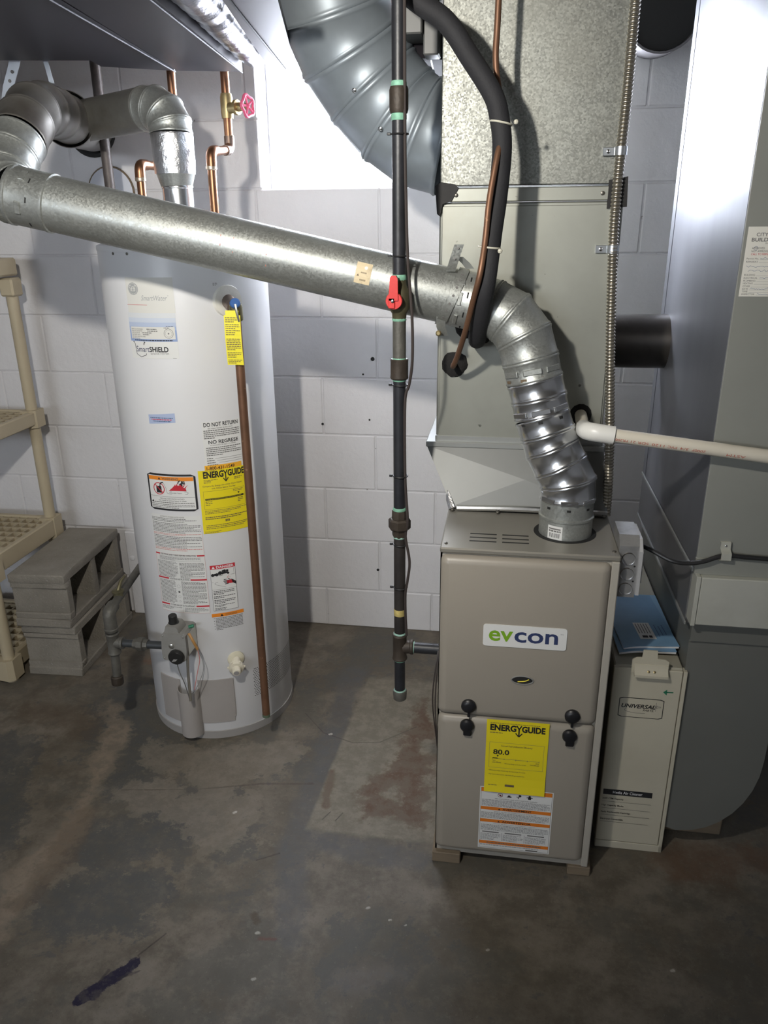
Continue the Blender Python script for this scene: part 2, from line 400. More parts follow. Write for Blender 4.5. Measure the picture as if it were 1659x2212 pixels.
class B:
    """collects geometry for ONE mesh object; m = index of the material the next shapes use"""
    def __init__(s):
        s.v, s.f, s.mi, s.m = [], [], [], 0
    def add(s, vs, fs):
        n = len(s.v)
        s.v += [tuple(v) for v in vs]
        for f in fs:
            s.f.append([i + n for i in f])
            s.mi.append(s.m)
        return s
    def box(s, x0, x1, y0, y1, z0, z1, b=0.0, rot=None, jit=0.0):
        if x0 > x1: x0, x1 = x1, x0
        if y0 > y1: y0, y1 = y1, y0
        if z0 > z1: z0, z1 = z1, z0
        c = Vector(((x0 + x1) / 2, (y0 + y1) / 2, (z0 + z1) / 2))
        h = ((x1 - x0) / 2, (y1 - y0) / 2, (z1 - z0) / 2)
        b = min(b, h[0] * 0.9, h[1] * 0.9, h[2] * 0.9)
        vs, fs = [], []
        if b <= 0:
            for sx in (-1, 1):
                for sy in (-1, 1):
                    for sz in (-1, 1):
                        vs.append(Vector((sx * h[0], sy * h[1], sz * h[2])))
            fs = [(0, 1, 3, 2), (4, 6, 7, 5), (0, 4, 5, 1), (2, 3, 7, 6), (0, 2, 6, 4), (1, 5, 7, 3)]
        else:
            idx = {}
            for sx in (-1, 1):
                for sy in (-1, 1):
                    for sz in (-1, 1):
                        sg = (sx, sy, sz)
                        for ax in range(3):
                            q = [sg[k] * (h[k] - (0 if k == ax else b)) for k in range(3)]
                            idx[(sg, ax)] = len(vs)
                            vs.append(Vector(q))
            def face(keys, n):
                ids = [idx[k] for k in keys]
                pts = [vs[i] for i in ids]
                nn = (pts[1] - pts[0]).cross(pts[2] - pts[0])
                fs.append(ids if nn.dot(n) > 0 else ids[::-1])
            for ax in range(3):
                a1, a2 = (ax + 1) % 3, (ax + 2) % 3
                for sg in (-1, 1):
                    ks = []
                    for (p, q) in ((-1, -1), (1, -1), (1, 1), (-1, 1)):
                        t = [0, 0, 0]; t[ax] = sg; t[a1] = p; t[a2] = q
                        ks.append((tuple(t), ax))
                    n = Vector((0, 0, 0)); n[ax] = sg
                    face(ks, n)
                for p in (-1, 1):
                    for q in (-1, 1):
                        t0 = [0, 0, 0]; t0[ax] = -1; t0[a1] = p; t0[a2] = q
                        t1 = list(t0); t1[ax] = 1
                        n = Vector((0, 0, 0)); n[a1] = p; n[a2] = q
                        face([(tuple(t0), a1), (tuple(t1), a1), (tuple(t1), a2), (tuple(t0), a2)], n)
            for sx in (-1, 1):
                for sy in (-1, 1):
                    for sz in (-1, 1):
                        sg = (sx, sy, sz)
                        face([(sg, 0), (sg, 1), (sg, 2)], Vector(sg))
        if jit:
            vs = [v + Vector([random.uniform(-jit, jit) for _ in range(3)]) for v in vs]
        if rot:
            vs = [rot @ v for v in vs]
        return s.add([v + c for v in vs], fs)
    def tube(s, path, r, n=12, caps=True, closed=False):
        P = [Vector(p) for p in path]
        k = len(P)
        R = r if isinstance(r, (list, tuple)) else [r] * k
        T = []
        for i in range(k):
            a = P[i - 1] if (i > 0 or closed) else P[i]
            b = P[(i + 1) % k] if (i < k - 1 or closed) else P[i]
            T.append((b - a).normalized())
        up = Vector((0, 0, 1)) if abs(T[0].z) < 0.9 else Vector((0, 1, 0))
        u = T[0].cross(up).normalized()
        vs, fs = [], []
        for i in range(k):
            u = (u - T[i] * u.dot(T[i])).normalized()
            w = T[i].cross(u)
            for j in range(n):
                a = 2 * math.pi * j / n
                vs.append(P[i] + (u * math.cos(a) + w * math.sin(a)) * R[i])
        rows = k if closed else k - 1
        for i in range(rows):
            for j in range(n):
                a, b = i * n + j, i * n + (j + 1) % n
                i2 = (i + 1) % k
                fs.append((a, b, i2 * n + (j + 1) % n, i2 * n + j))
        if caps and not closed:
            fs.append(tuple(range(n))[::-1])
            fs.append(tuple((k - 1) * n + j for j in range(n)))
        return s.add(vs, fs)
    def lathe(s, org, axis, prof, n=24, caps=True):
        """prof: (distance along axis, radius)"""
        o, ax = Vector(org), Vector(axis).normalized()
        up = Vector((0, 0, 1)) if abs(ax.z) < 0.9 else Vector((0, 1, 0))
        u = ax.cross(up).normalized()
        w = ax.cross(u)
        vs, fs = [], []
        for (t, r) in prof:
            for j in range(n):
                a = 2 * math.pi * j / n
                vs.append(o + ax * t + (u * math.cos(a) + w * math.sin(a)) * r)
        for i in range(len(prof) - 1):
            for j in range(n):
                a, b = i * n + j, i * n + (j + 1) % n
                fs.append((a, b, b + n, a + n))
        if caps:
            fs.append(tuple(range(n))[::-1])
            fs.append(tuple((len(prof) - 1) * n + j for j in range(n)))
        return s.add(vs, fs)
    def ring(s, c, axis, R, r, n=20, k=6):
        ax = Vector(axis).normalized()
        up = Vector((0, 0, 1)) if abs(ax.z) < 0.9 else Vector((0, 1, 0))
        u = ax.cross(up).normalized(); w = ax.cross(u)
        return s.tube([Vector(c) + (u * math.cos(2 * math.pi * j / n) + w * math.sin(2 * math.pi * j / n)) * R for j in range(n)], r, k, closed=True)
    def prism(s, pts, a, b, f):
        """polygon pts (2D) swept from a to b; f(p, q, t) gives the point"""
        n = len(pts)
        vs = [f(p[0], p[1], a) for p in pts] + [f(p[0], p[1], b) for p in pts]
        fs = [tuple(range(n))[::-1], tuple(range(n, 2 * n))]
        fs += [(i, (i + 1) % n, n + (i + 1) % n, n + i) for i in range(n)]
        return s.add(vs, fs)
    def sphere(s, c, r, n=10, sq=(1, 1, 1)):
        prof = []
        vs, fs = [], []
        for i in range(n // 2 + 1):
            t = math.pi * i / (n // 2)
            for j in range(n):
                a = 2 * math.pi * j / n
                rr = max(math.sin(t), 1e-3)
                vs.append((c[0] + r * rr * math.cos(a) * sq[0], c[1] + r * rr * math.sin(a) * sq[1], c[2] + r * math.cos(t) * sq[2]))
        for i in range(n // 2):
            for j in range(n):
                fs.append((i * n + j, (i + 1) * n + j, (i + 1) * n + (j + 1) % n, i * n + (j + 1) % n))
        return s.add(vs, fs)
    def obj(s, name, mats, parent=None, ang=35, flip=True):
        me = bpy.data.meshes.new(name)
        c = Vector([(min(v[i] for v in s.v) + max(v[i] for v in s.v)) / 2 for i in range(3)])
        me.from_pydata([tuple(Vector(v) - c) for v in s.v], [], s.f)
        mats = mats if isinstance(mats, (list, tuple)) else [mats]
        for m in mats:
            me.materials.append(M[m])
        me.polygons.foreach_set('material_index', s.mi)
        if flip:
            import bmesh
            bm = bmesh.new(); bm.from_mesh(me)
            bmesh.ops.recalc_face_normals(bm, faces=bm.faces)
            bm.to_mesh(me); bm.free()
        me.polygons.foreach_set('use_smooth', [True] * len(me.polygons))
        me.set_sharp_from_angle(angle=math.radians(ang))
        o = bpy.data.objects.new(name, me)
        COL.objects.link(o)
        WL[o] = c
        if parent:
            o.parent = parent
            o.location = c - WL[parent]
        else:
            o.location = c
        return o

def fillet(pts, r, n=6):
    P = [Vector(p) for p in pts]
    out = [P[0]]
    for i in range(1, len(P) - 1):
        a, b, c = P[i - 1], P[i], P[i + 1]
        d1, d2 = (a - b).normalized(), (c - b).normalized()
        k = min(r, (a - b).length * 0.49, (c - b).length * 0.49)
        p0, p2 = b + d1 * k, b + d2 * k
        for j in range(n + 1):
            t = j / n
            out.append(p0 * (1 - t) ** 2 + b * 2 * t * (1 - t) + p2 * t * t)
    out.append(P[-1])
    return out

def spline(pts, n=8):
    P = [Vector(p) for p in pts]
    P = [2 * P[0] - P[1]] + P + [2 * P[-1] - P[-2]]
    out = []
    for i in range(1, len(P) - 2):
        p0, p1, p2, p3 = P[i - 1:i + 3]
        for j in range(n):
            t = j / n
            out.append(0.5 * ((2 * p1) + (p2 - p0) * t + (2 * p0 - 5 * p1 + 4 * p2 - p3) * t * t + (3 * p1 - p0 - 3 * p2 + p3) * t ** 3))
    out.append(P[-2])
    return out

def cutcyl(bm, a, b, na, nb, r, bead=0.004, bw=0.005, n=28, ra=None, rb=None):
    """one gore of an elbow: a cylinder from a to b cut by the planes na, nb, with a raised bead at each end"""
    a, b = Vector(a), Vector(b)
    d = (b - a).normalized()
    na, nb = Vector(na), Vector(nb)
    up = Vector((0, 0, 1)) if abs(d.z) < 0.9 else Vector((0, 1, 0))
    u = d.cross(up).normalized(); w = d.cross(u)
    ra = ra or r; rb = rb or r
    rows = []
    for j in range(n):
        an = 2 * math.pi * j / n
        q = u * math.cos(an) + w * math.sin(an)
        def pt(R, end, off):
            base, nn = (a, na) if end == 0 else (b, nb)
            R0 = R
            p = base + q * R0
            t = -(p - base).dot(nn) / d.dot(nn)
            return p + d * (t + off)
        ln = max(0.0, ((pt(rb, 1, 0) - pt(ra, 0, 0)).dot(d)))
        k = min(bw, ln * 0.2)
        rows.append([pt(ra + bead * 0.3, 0, 0), pt(ra + bead, 0, k * 0.4), pt(ra + bead * 0.5, 0, k * 0.9), pt(ra, 0, k * 1.3),
                     pt(rb, 1, -k * 1.3), pt(rb + bead * 0.5, 1, -k * 0.9), pt(rb + bead, 1, -k * 0.4), pt(rb + bead * 0.3, 1, 0)])
    m = 8
    vs = [p for rw in rows for p in rw]
    fs = [(j * m + i, j * m + i + 1, ((j + 1) % n) * m + i + 1, ((j + 1) % n) * m + i) for j in range(n) for i in range(m - 1)]
    bm.add(vs, fs)

def gores(pts, r, name, m, parent, sub=None, bead=0.003, bw=0.006, n=28, mats=None):
    P = [Vector(p) for p in pts]
    N = []
    for i in range(len(P)):
        d1 = (P[i] - P[i - 1]).normalized() if i > 0 else (P[1] - P[0]).normalized()
        d2 = (P[i + 1] - P[i]).normalized() if i < len(P) - 1 else d1
        N.append((d1 + d2).normalized())
    out = []
    for i in range(len(P) - 1):
        bm = B()
        cutcyl(bm, P[i], P[i + 1], N[i], N[i + 1], r, bead, bw, n)
        out.append(bm.obj(name, mats[i] if mats else m, parent, ang=60, flip=False))
    return out

# ---- flat print: sheets with lettering
TX = {}
def text_geo(t, bold=0.0, shear=0.0):
    k = (t, bold, shear)
    if k not in TX:
        c = bpy.data.curves.new('lettering', 'FONT')
        c.body = t
        c.size = 1.0
        c.offset = bold
        c.shear = shear
        c.resolution_u = 3
        o = bpy.data.objects.new('lettering', c)
        me = bpy.data.meshes.new_from_object(o)
        vs = [(v.co.x, v.co.y) for v in me.vertices]
        fs = [tuple(p.vertices) for p in me.polygons]
        bpy.data.objects.remove(o); bpy.data.curves.remove(c); bpy.data.meshes.remove(me)
        x0, x1 = min(v[0] for v in vs), max(v[0] for v in vs)
        y0, y1 = min(v[1] for v in vs), max(v[1] for v in vs)
        TX[k] = ([((x - x0) / (x1 - x0), (y - y0) / max(y1 - y0, 1e-6)) for x, y in vs], fs)
    return TX[k]

class Sheet(B):
    def __init__(s, fmap, mats, du=1.0):
        super().__init__()
        s.map, s.mats, s.du = fmap, mats, du
    def use(s, name):
        if name not in s.mats: s.mats.append(name)
        s.m = s.mats.index(name)
        return s
    def put(s, vs, fs, h):
        return s.add([s.map(u, v, h) for u, v in vs], fs)
    def rect(s, mt, u0, v0, u1, v1, h=1):
        s.use(mt)
        n = max(1, int(abs(u1 - u0) / s.du))
        vs, fs = [], []
        for i in range(n + 1):
            u = u0 + (u1 - u0) * i / n
            vs += [(u, v0), (u, v1)]
        for i in range(n):
            fs.append((2 * i, 2 * i + 2, 2 * i + 3, 2 * i + 1))
        return s.put(vs, fs, h)
    def poly(s, mt, pts, h=1):
        if s.du < 0.5:      # on a round surface lift a flat piece clear of it
            h += (max(p[0] for p in pts) - min(p[0] for p in pts)) ** 2 / 8 / 0.2195 / 0.00025
        return s.use(mt).put(pts, [tuple(range(len(pts)))], h)
    def frame(s, mt, u0, v0, u1, v1, w, h=1):
        s.rect(mt, u0, v0, u1, v0 + w, h); s.rect(mt, u0, v1 - w, u1, v1, h)
        s.rect(mt, u0, v0 + w, u0 + w, v1 - w, h); s.rect(mt, u1 - w, v0 + w, u1, v1 - w, h)
    def text(s, mt, t, u0, v0, u1, v1, h=2, bold=0.0, shear=0.0, turn=False):
        vs, fs = text_geo(t, bold, shear)
        if turn: vs = [(1 - a, 1 - b) for a, b in vs]
        return s.use(mt).put([(u0 + a * (u1 - u0), v0 + b * (v1 - v0)) for a, b in vs], fs, h)
    def disc(s, mt, cu, cv, r, h=1, n=20, r2=None):
        return s.poly(mt, [(cu + r * math.cos(2 * math.pi * i / n), cv + (r2 or r) * math.sin(2 * math.pi * i / n)) for i in range(n)], h)
    def ringf(s, mt, cu, cv, r, w, h=1, n=28):
        vs, fs = [], []
        for i in range(n):
            a = 2 * math.pi * i / n
            vs += [(cu + r * math.cos(a), cv + r * math.sin(a)), (cu + (r - w) * math.cos(a), cv + (r - w) * math.sin(a))]
        for i in range(n):
            j = (i + 1) % n
            fs.append((2 * i, 2 * j, 2 * j + 1, 2 * i + 1))
        return s.use(mt).put(vs, fs, h)
    def stroke(s, mt, pts, w, h=2):
        s.use(mt)
        for (a, b) in zip(pts[:-1], pts[1:]):
            d = Vector((b[0] - a[0], b[1] - a[1]))
            if d.length < 1e-7: continue
            d = d.normalized() * w / 2
            p = (-d.y, d.x)
            s.put([(a[0] + p[0], a[1] + p[1]), (a[0] - p[0], a[1] - p[1]), (b[0] - p[0], b[1] - p[1]), (b[0] + p[0], b[1] + p[1])], [(0, 1, 2, 3)], h)
    def rows(s, mt, u0, v0, u1, v1, n, fill=0.5, last=0.6, seed=1, h=2):
        """lines of print too small to read: words as short dashes"""
        rd = random.Random(seed)
        s.use(mt)
        st = (v1 - v0) / n
        for i in range(n):
            va = v1 - (i + 0.5 + fill / 2) * st
            vb = va + fill * st
            u = u0
            end = u1 if rd.random() > 0.3 else u0 + (u1 - u0) * rd.uniform(last, 1)
            if i == n - 1: end = u0 + (u1 - u0) * last
            while u < end - 0.0006:
                w = min(rd.uniform(0.0022, 0.0075), end - u)
                s.put([(u, va), (u + w, va), (u + w, vb), (u, vb)], [(0, 1, 2, 3)], h)
                u += w + 0.0011
    def done(s, name, parent=None):
        return s.obj(name, s.mats, parent, flip=False)

def planeXZ(Y):
    return lambda u, v, h: (u, Y - h * 0.0003, v)
def planeXY(Z):
    return lambda u, v, h: (u, v, Z + h * 0.0003)

def bolt(name, parent, c, axis, r=0.004, t=0.002, m='screw'):
    b = B()
    b.lathe(c, axis, [(0, r), (t * 0.7, r), (t, r * 0.6)], 8)
    return b.obj(name, m, parent)
D('takeoff_grey', (0.14, 0.14, 0.135), 0.5, metal=0.3)
D('seam_metal', (0.07, 0.07, 0.08), 0.65, metal=0.3)
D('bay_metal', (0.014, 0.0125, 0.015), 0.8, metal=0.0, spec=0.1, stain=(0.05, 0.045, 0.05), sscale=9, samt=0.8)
D('galv_new_soft', (0.20, 0.205, 0.20), 0.5, metal=0.4, var=0.06, vscale=6)

# ------------------------------------------------------------------ the room
WY = 2.606
def struct(b, name, m, parent=None, **k):
    o = b.obj(name, m, parent, **k)
    if not parent: o['kind'] = 'structure'
    return o
fl = B(); fl.add([(-3, -2.6, 0), (2.0, -2.6, 0), (2.0, 2.85, 0), (-3, 2.85, 0)], [(0, 1, 2, 3)])
struct(fl, 'floor', 'floor', flip=False)
struct(B().box(-3, 2.0, -2.6, 2.85, 2.15, 2.2), 'ceiling', 'ceiling_wood')
struct(B().box(-3.1, -3, -2.6, 2.85, 0, 2.15), 'wall_left', 'wall_paint')
struct(B().box(2.0, 2.1, -2.6, 2.85, 0, 2.15), 'wall_right', 'wall_paint')
wfr = B()
wfr.box(-3, -2.6, -2.7, -2.6, 0, 2.15); wfr.box(-0.7, 2.0, -2.7, -2.6, 0, 2.15); wfr.box(-2.6, -0.7, -2.7, -2.6, 0, 1.45); wfr.box(-2.6, -0.7, -2.7, -2.6, 2.02, 2.15)
struct(wfr, 'wall_front', 'wall_paint')
# unseen window added behind the camera for bluish fill light
w2 = B()
for (a, b, c, d) in ((-2.6, -2.56, 1.45, 2.02), (-0.74, -0.7, 1.45, 2.02), (-2.6, -0.7, 1.45, 1.49), (-2.6, -0.7, 1.98, 2.02), (-1.67, -1.63, 1.45, 2.02)):
    w2.box(a, b, -2.68, -2.63, c, d, 0.003)
fill_win = struct(w2, 'fill_window', 'window_frame')
for (a, b) in ((-2.56, -1.67), (-1.63, -0.74)):
    B().box(a, b, -2.665, -2.660, 1.49, 1.98).obj('pane', 'fill_window_glass', fill_win)
OX0, OX1, OZ0, OZ1 = -0.802, 0.262, 1.578, 1.987
wb = B()
wb.box(-3, OX0, WY + 0.0035, 2.85, 0, 2.15); wb.box(OX1, 2.0, WY + 0.0035, 2.85, 0, 2.15)
wb.box(OX0, OX1, WY + 0.0035, 2.85, 0, OZ0); wb.box(OX0, OX1, WY + 0.0035, 2.85, OZ1, 2.15)
wall = struct(wb, 'wall_back', 'wall_mortar')
meshes = {}
def block(x0, x1, z0, z1):
    key = (round(x1 - x0, 3), round(z1 - z0, 3))
    dy = random.uniform(-0.0012, 0.0008)
    if key not in meshes:
        o = B().box(x0, x1, WY, WY + 0.012, z0, z1, 0.0032).obj('block', 'wall_paint', wall)
        meshes[key] = o.data
    else:
        o = bpy.data.objects.new('block', meshes[key])
        COL.objects.link(o)
        o.parent = wall
    o.location = Vector(((x0 + x1) / 2, WY + 0.006 + dy, (z0 + z1) / 2)) - WL[wall]
zs = [0.0] + [0.158 + 0.2032 * k for k in range(10)] + [2.15]
for r in range(len(zs) - 1):
    z0, z1 = zs[r], zs[r + 1]
    off = -0.43 if r % 2 else -0.43 - 0.2032
    if r in (1, 3, 5, 7): off += (0.0, -0.01, 0.0, 0.012)[(r - 1) // 2]
    else: off += (0.0, 0.008, 0.012, 0.02, 0, 0)[r // 2] - 0.005
    x = off - 0.4064 * 7
    while x < 2.0:
        a, b = max(x, -3.0), min(x + 0.4064, 2.0)
        x += 0.4064
        segs = [(a, b)]
        if z0 > 1.5 and z1 < 2.05:
            segs = []
            if a < OX0: segs.append((a, min(b, OX0 + 0.002)))
            if b > OX1: segs.append((max(a, OX1 - 0.002), b))
        for (p, q) in segs:
            if q - p > 0.03:
                block(p + 0.0022, q - 0.0022, z0 + (0.002 if r else 0.0), z1 - 0.002)
ah = B()
for (x, z, r) in ((-0.446, 1.038, 0.008), (-0.437, 0.247, 0.006), (-0.46, 0.825, 0.004), (-0.63, 0.805, 0.005), (-0.48, 0.985, 0.004), (-1.12, 1.765, 0.004)):
    ah.lathe((x, WY - 0.0016, z), (0, 1, 0), [(0, r * 0.8), (0.003, r)], 7)
ah.obj('anchor_hole', 'dark_hole', wall)
B().box(-1.436, -1.372, 2.588, 2.606, 0.0, 0.356, 0.004).obj('trim_1', 'wall_paint')['kind'] = 'structure'
bpy.data.objects['trim_1']['kind'] = 'structure'
bolt('bolt_head', bpy.data.objects['trim_1'], (-1.414, 2.588, 0.245), (0, -1, 0), 0.010, 0.006, 'window_frame')
wf = B()
for (a, b, c, d) in ((OX0, OX0 + 0.03, OZ0, OZ1), (OX1 - 0.03, OX1, OZ0, OZ1), (OX0 + 0.03, OX1 - 0.03, OZ0, OZ0 + 0.02), (OX0 + 0.03, OX1 - 0.03, OZ1 - 0.03, OZ1), (-0.285, -0.255, OZ0 + 0.02, OZ1 - 0.03)):
    wf.box(a, b, 2.715, 2.765, c, d, 0.003)
win = struct(wf, 'window_1', 'window_frame')
for (a, b) in ((OX0 + 0.03, -0.285), (-0.255, OX1 - 0.03)):
    B().box(a, b, 2.735, 2.741, OZ0 + 0.02, OZ1 - 0.03).obj('pane', 'window_glass', win)

# ------------------------------------------------------------------ ceiling ducts
t = thing('ceiling_duct', (-1.1, 1.7, 2.1), 'flat grey sheet metal duct hung under the ceiling at top left, in long strips', 'duct')
dz = 1.84
def strip(pts, name, m, lift=0.0, top=2.12):
    b = B(); b.prism(pts, dz + lift, top, lambda p, q, z: (p, q, z)); return b.obj(name, m, t)
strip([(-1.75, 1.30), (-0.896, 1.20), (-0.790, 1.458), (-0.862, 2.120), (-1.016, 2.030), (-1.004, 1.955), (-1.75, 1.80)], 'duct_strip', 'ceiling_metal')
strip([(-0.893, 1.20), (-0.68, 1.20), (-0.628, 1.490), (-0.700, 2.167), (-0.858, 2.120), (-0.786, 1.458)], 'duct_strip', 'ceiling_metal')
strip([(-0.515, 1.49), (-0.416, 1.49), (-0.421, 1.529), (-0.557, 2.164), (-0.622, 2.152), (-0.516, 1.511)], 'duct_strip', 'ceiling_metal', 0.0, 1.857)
sm = B()
for (a, b) in (((-0.785, 1.25), (-0.862, 2.12)), ((-0.613, 1.25), (-0.700, 2.165)), ((-0.47, 1.25), (-0.583, 2.157))):
    sm.tube([(a[0], a[1], dz - 0.002), (b[0], b[1], dz - 0.002)], 0.0022, 6)
sm.obj('standing_seam', 'seam_metal', t)
fx = B()
rs = random.Random(3)
path, rad = [], []
for i in range(46):
    f = i / 45
    path.append((-0.560 - 0.101 * f, 1.2 + 0.955 * f, 1.889)); rad.append(0.044 + rs.uniform(-0.003, 0.003))
fx.tube(path, rad, 20)
tag(fx.obj('flexible_duct', 'flex_foil'), 'wrinkled foil-wrapped flexible duct running between the flat ceiling duct strips', 'duct')

# joist-bay panning right of the round duct
t = thing('bay_panel', (-0.24, 2.3, 2.1), 'flat sheet metal panel under the ceiling behind the black hose', 'panel')
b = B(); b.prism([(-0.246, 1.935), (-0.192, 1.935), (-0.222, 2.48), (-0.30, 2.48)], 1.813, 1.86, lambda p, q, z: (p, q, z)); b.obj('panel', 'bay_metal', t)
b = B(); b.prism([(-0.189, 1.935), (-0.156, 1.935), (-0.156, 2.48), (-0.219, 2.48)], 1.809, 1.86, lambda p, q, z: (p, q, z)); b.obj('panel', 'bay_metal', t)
B().tube([(-0.1905, 1.935, 1.811), (-0.2205, 2.48, 1.811)], 0.0025, 6).obj('seam', 'galv_plain', t)
t = thing('duct_takeoff', (-0.22, 1.82, 1.95), 'small square grey duct takeoff at the plenum top left corner', 'duct')
B().box(-0.243, -0.20, 1.83, 1.93, 1.84, 2.12, 0.003).obj('takeoff_box', 'takeoff_grey', t)
B().box(-0.199, -0.166, 1.845, 1.90, 1.803, 2.12, 0.003).obj('corner_angle', 'takeoff_grey', t)

# ------------------------------------------------------------------ big round duct
t = thing('round_duct', (-0.35, 1.9, 2.1), 'big dark grey round duct bending down from the ceiling into the plenum side', 'duct')
RD = 0.118
pts = [(-0.43, 1.84, 2.13), (-0.398, 1.90, 1.905), (-0.372, 1.93, 1.835), (-0.325, 1.95, 1.765), (-0.268, 1.955, 1.702), (-0.215, 1.955, 1.665), (-0.150, 1.955, 1.648)]
gores(pts, RD, 'elbow_gore', 'galv_dark', t, bead=0.004, bw=0.010, n=40)
for c in ((-0.345, 1.832, 1.74), (-0.29, 1.838, 1.665)):
    bolt('screw', t, c, (-0.2, -1, -0.3), 0.005, 0.004, 'chrome')

# ------------------------------------------------------------------ supply plenum, coil case, transition
PX0, PX1, PY = -0.153, 0.224, 1.78
t = thing('supply_plenum', (0.035, 2.0, 1.55), 'old galvanized sheet metal plenum box rising from the coil case to the ceiling', 'plenum')
B().box(PX0, PX1, PY, 2.09, 1.545, 2.14, 0.002).obj('plenum_box', 'galv_old', t)
fb = B(); fb.box(PX0 + 0.022, 0.205, PY - 0.006, PY + 0.004, 1.513, 1.541, 0.002)
fo = fb.obj('flange_bar', 'galv_case', t)
for x in (-0.118, 0.185): bolt('screw', fo, (x, PY - 0.006, 1.527), (0, -1, 0), 0.0045, 0.003)
for pp in ([(-0.163, 1.545), (-0.150, 1.553), (-0.120, 1.548), (-0.113, 1.541), (-0.128, 1.515), (-0.146, 1.510), (-0.152, 1.485), (-0.158, 1.490)], [(0.196, 1.552), (0.233, 1.558), (0.236, 1.50), (0.196, 1.497)]):
    b = B(); b.prism(pp, PY - 0.010, PY - 0.0005, lambda p, q, y: (p, y, q))
    b.obj('corner_tape', 'black_tape', t)

t = thing('coil_case', (0.035, 2.0, 0.98), 'tall pale metal cooling coil case above the furnace, below the plenum', 'coil case')
B().box(PX0 - 0.0005, 0.230, PY + 0.001, 2.20, 0.987, 1.512, 0.003).obj('case_body', 'galv_case', t)
B().box(PX0 + 0.006, 0.224, PY - 0.003, PY + 0.002, 0.996, 1.505, 0.001).obj('access_panel', 'galv_case', t)
B().box(PX0 - 0.002, 0.232, PY - 0.006, PY + 0.003, 0.985, 0.999, 0.001).obj('bottom_rail', 'galv_plain', t)

t = thing('duct_transition', (0.05, 1.95, 0.845), 'flared shiny sheet metal transition between furnace top and coil case', 'duct')
b = B()
lo = [(-0.108, 1.702), (0.248, 1.702), (0.248, 2.17), (-0.108, 2.17)]
hi = [(-0.174, 1.768), (0.236, 1.768), (0.236, 2.205), (-0.174, 2.205)]
vs = [(x, y, 0.848) for x, y in lo] + [(x, y, 0.975) for x, y in hi]
vs.append((0.060, 1.727, 0.912))
b.add(vs, [(i, (i + 1) % 4, 4 + (i + 1) % 4, 4 + i) for i in range(1, 4)] + [(4, 5, 6, 7), (3, 2, 1, 0), (0, 1, 8), (1, 5, 8), (5, 4, 8), (4, 0, 8)])
b.obj('flared_body', 'galv_new_soft', t, ang=3)
B().box(-0.176, 0.238, 1.764, 2.20, 0.973, 0.986, 0.002).obj('top_flange', 'galv_plain', t)
b = B(); b.tube(spline([(-0.095, 1.699, 0.846), (0.06, 1.695, 0.851), (0.247, 1.698, 0.847)], 5), 0.007, 8); b.obj('bottom_lip', 'galv_new', t)
b = B(); b.tube([(-0.105, 1.703, 0.842), (-0.114, 1.715, 0.862), (-0.118, 1.722, 0.880)], [0.010, 0.009, 0.004], 8); b.obj('foil_patch', 'foil', t)
for c in ((-0.105, 1.692, 0.842), (0.0, 1.688, 0.842), (0.10, 1.688, 0.842), (0.24, 1.690, 0.842)): bolt('screw', t, c, (0, -0.3, 1), 0.004, 0.004)

# ------------------------------------------------------------------ furnace
FX0, FX1, FY, FT = -0.1145, 0.2505, 1.4835, 0.838
t = furnace = thing('furnace', (0.07, 1.8, 0.02), 'taupe steel gas furnace cabinet with two door panels, standing on wood blocks', 'furnace')
b = B()
b.box(FX0, FX0 + 0.004, FY, 2.19, 0.03, FT - 0.012); b.box(FX1 - 0.004, FX1, FY, 2.19, 0.03, FT - 0.012)
b.box(FX0, FX1, 2.186, 2.19, 0.03, FT - 0.012); b.box(FX0, FX1, FY, 2.19, 0.026, 0.03); b.box(FX0, FX1, FY, FY + 0.004, 0.03, FT - 0.012)
b.obj('cabinet', 'furnace_case', t)
B().box(FX1 - 0.016, FX1, FY - 0.010, FY + 0.002, 0.03, FT - 0.012, 0.002).obj('side_flange', 'furnace_case', t)
b = B(); b.box(FX0 - 0.001, FX1 + 0.001, FY - 0.008, 2.19, FT - 0.012, FT, 0.003); b.obj('top_panel', 'furnace_top', t)
for (x0, x1) in ((-0.057, 0.001), (0.012, 0.069)):
    for y in (1.562, 1.541, 1.521):
        B().box(x0, x1, y - 0.003, y + 0.003, FT - 0.002, FT + 0.0006, 0.001).obj('vent_slot', 'dark_hole', t)
def door(name, x0, x1, z0, z1, rr=0.018):
    def loop(ins, rad):
        out = []
        for (cx, cz, a0) in ((x1 - rad, z1 - rad, 0), (x0 + rad, z1 - rad, 90), (x0 + rad, z0 + rad, 180), (x1 - rad, z0 + rad, 270)):
            for k in range(6):
                a = math.radians(a0 + 90 * k / 5)
                out.append((cx + (rad - ins) * math.cos(a), cz + (rad - ins) * math.sin(a)))
        return out
    steps = [(0.0, FY - 0.001, rr * 0.7), (0.0, FY - 0.008, rr * 0.7), (0.0045, FY - 0.014, rr), (0.011, FY - 0.0175, rr), (0.017, FY - 0.0190, rr)]
    b = B(); vs, fs = [], []
    for ins, y, rad in steps:
        vs += [(x, y, z) for x, z in loop(min(ins, rad), rad)]
    n = 24
    for i in range(len(steps) - 1):
        fs += [(i * n + j, i * n + (j + 1) % n, (i + 1) * n + (j + 1) % n, (i + 1) * n + j) for j in range(n)]
    fs.append(tuple((len(steps) - 1) * n + j for j in range(n)))
    fs.append(tuple(range(n))[::-1])
    b.add(vs, fs)
    return b.obj(name, 'furnace_paint', t, ang=50)
ud = door('upper_door', -0.1125, 0.2335, 0.4335, FT - 0.016)
ld = door('lower_door', -0.1125, 0.2335, 0.046, 0.4305)
DF = FY - 0.0190
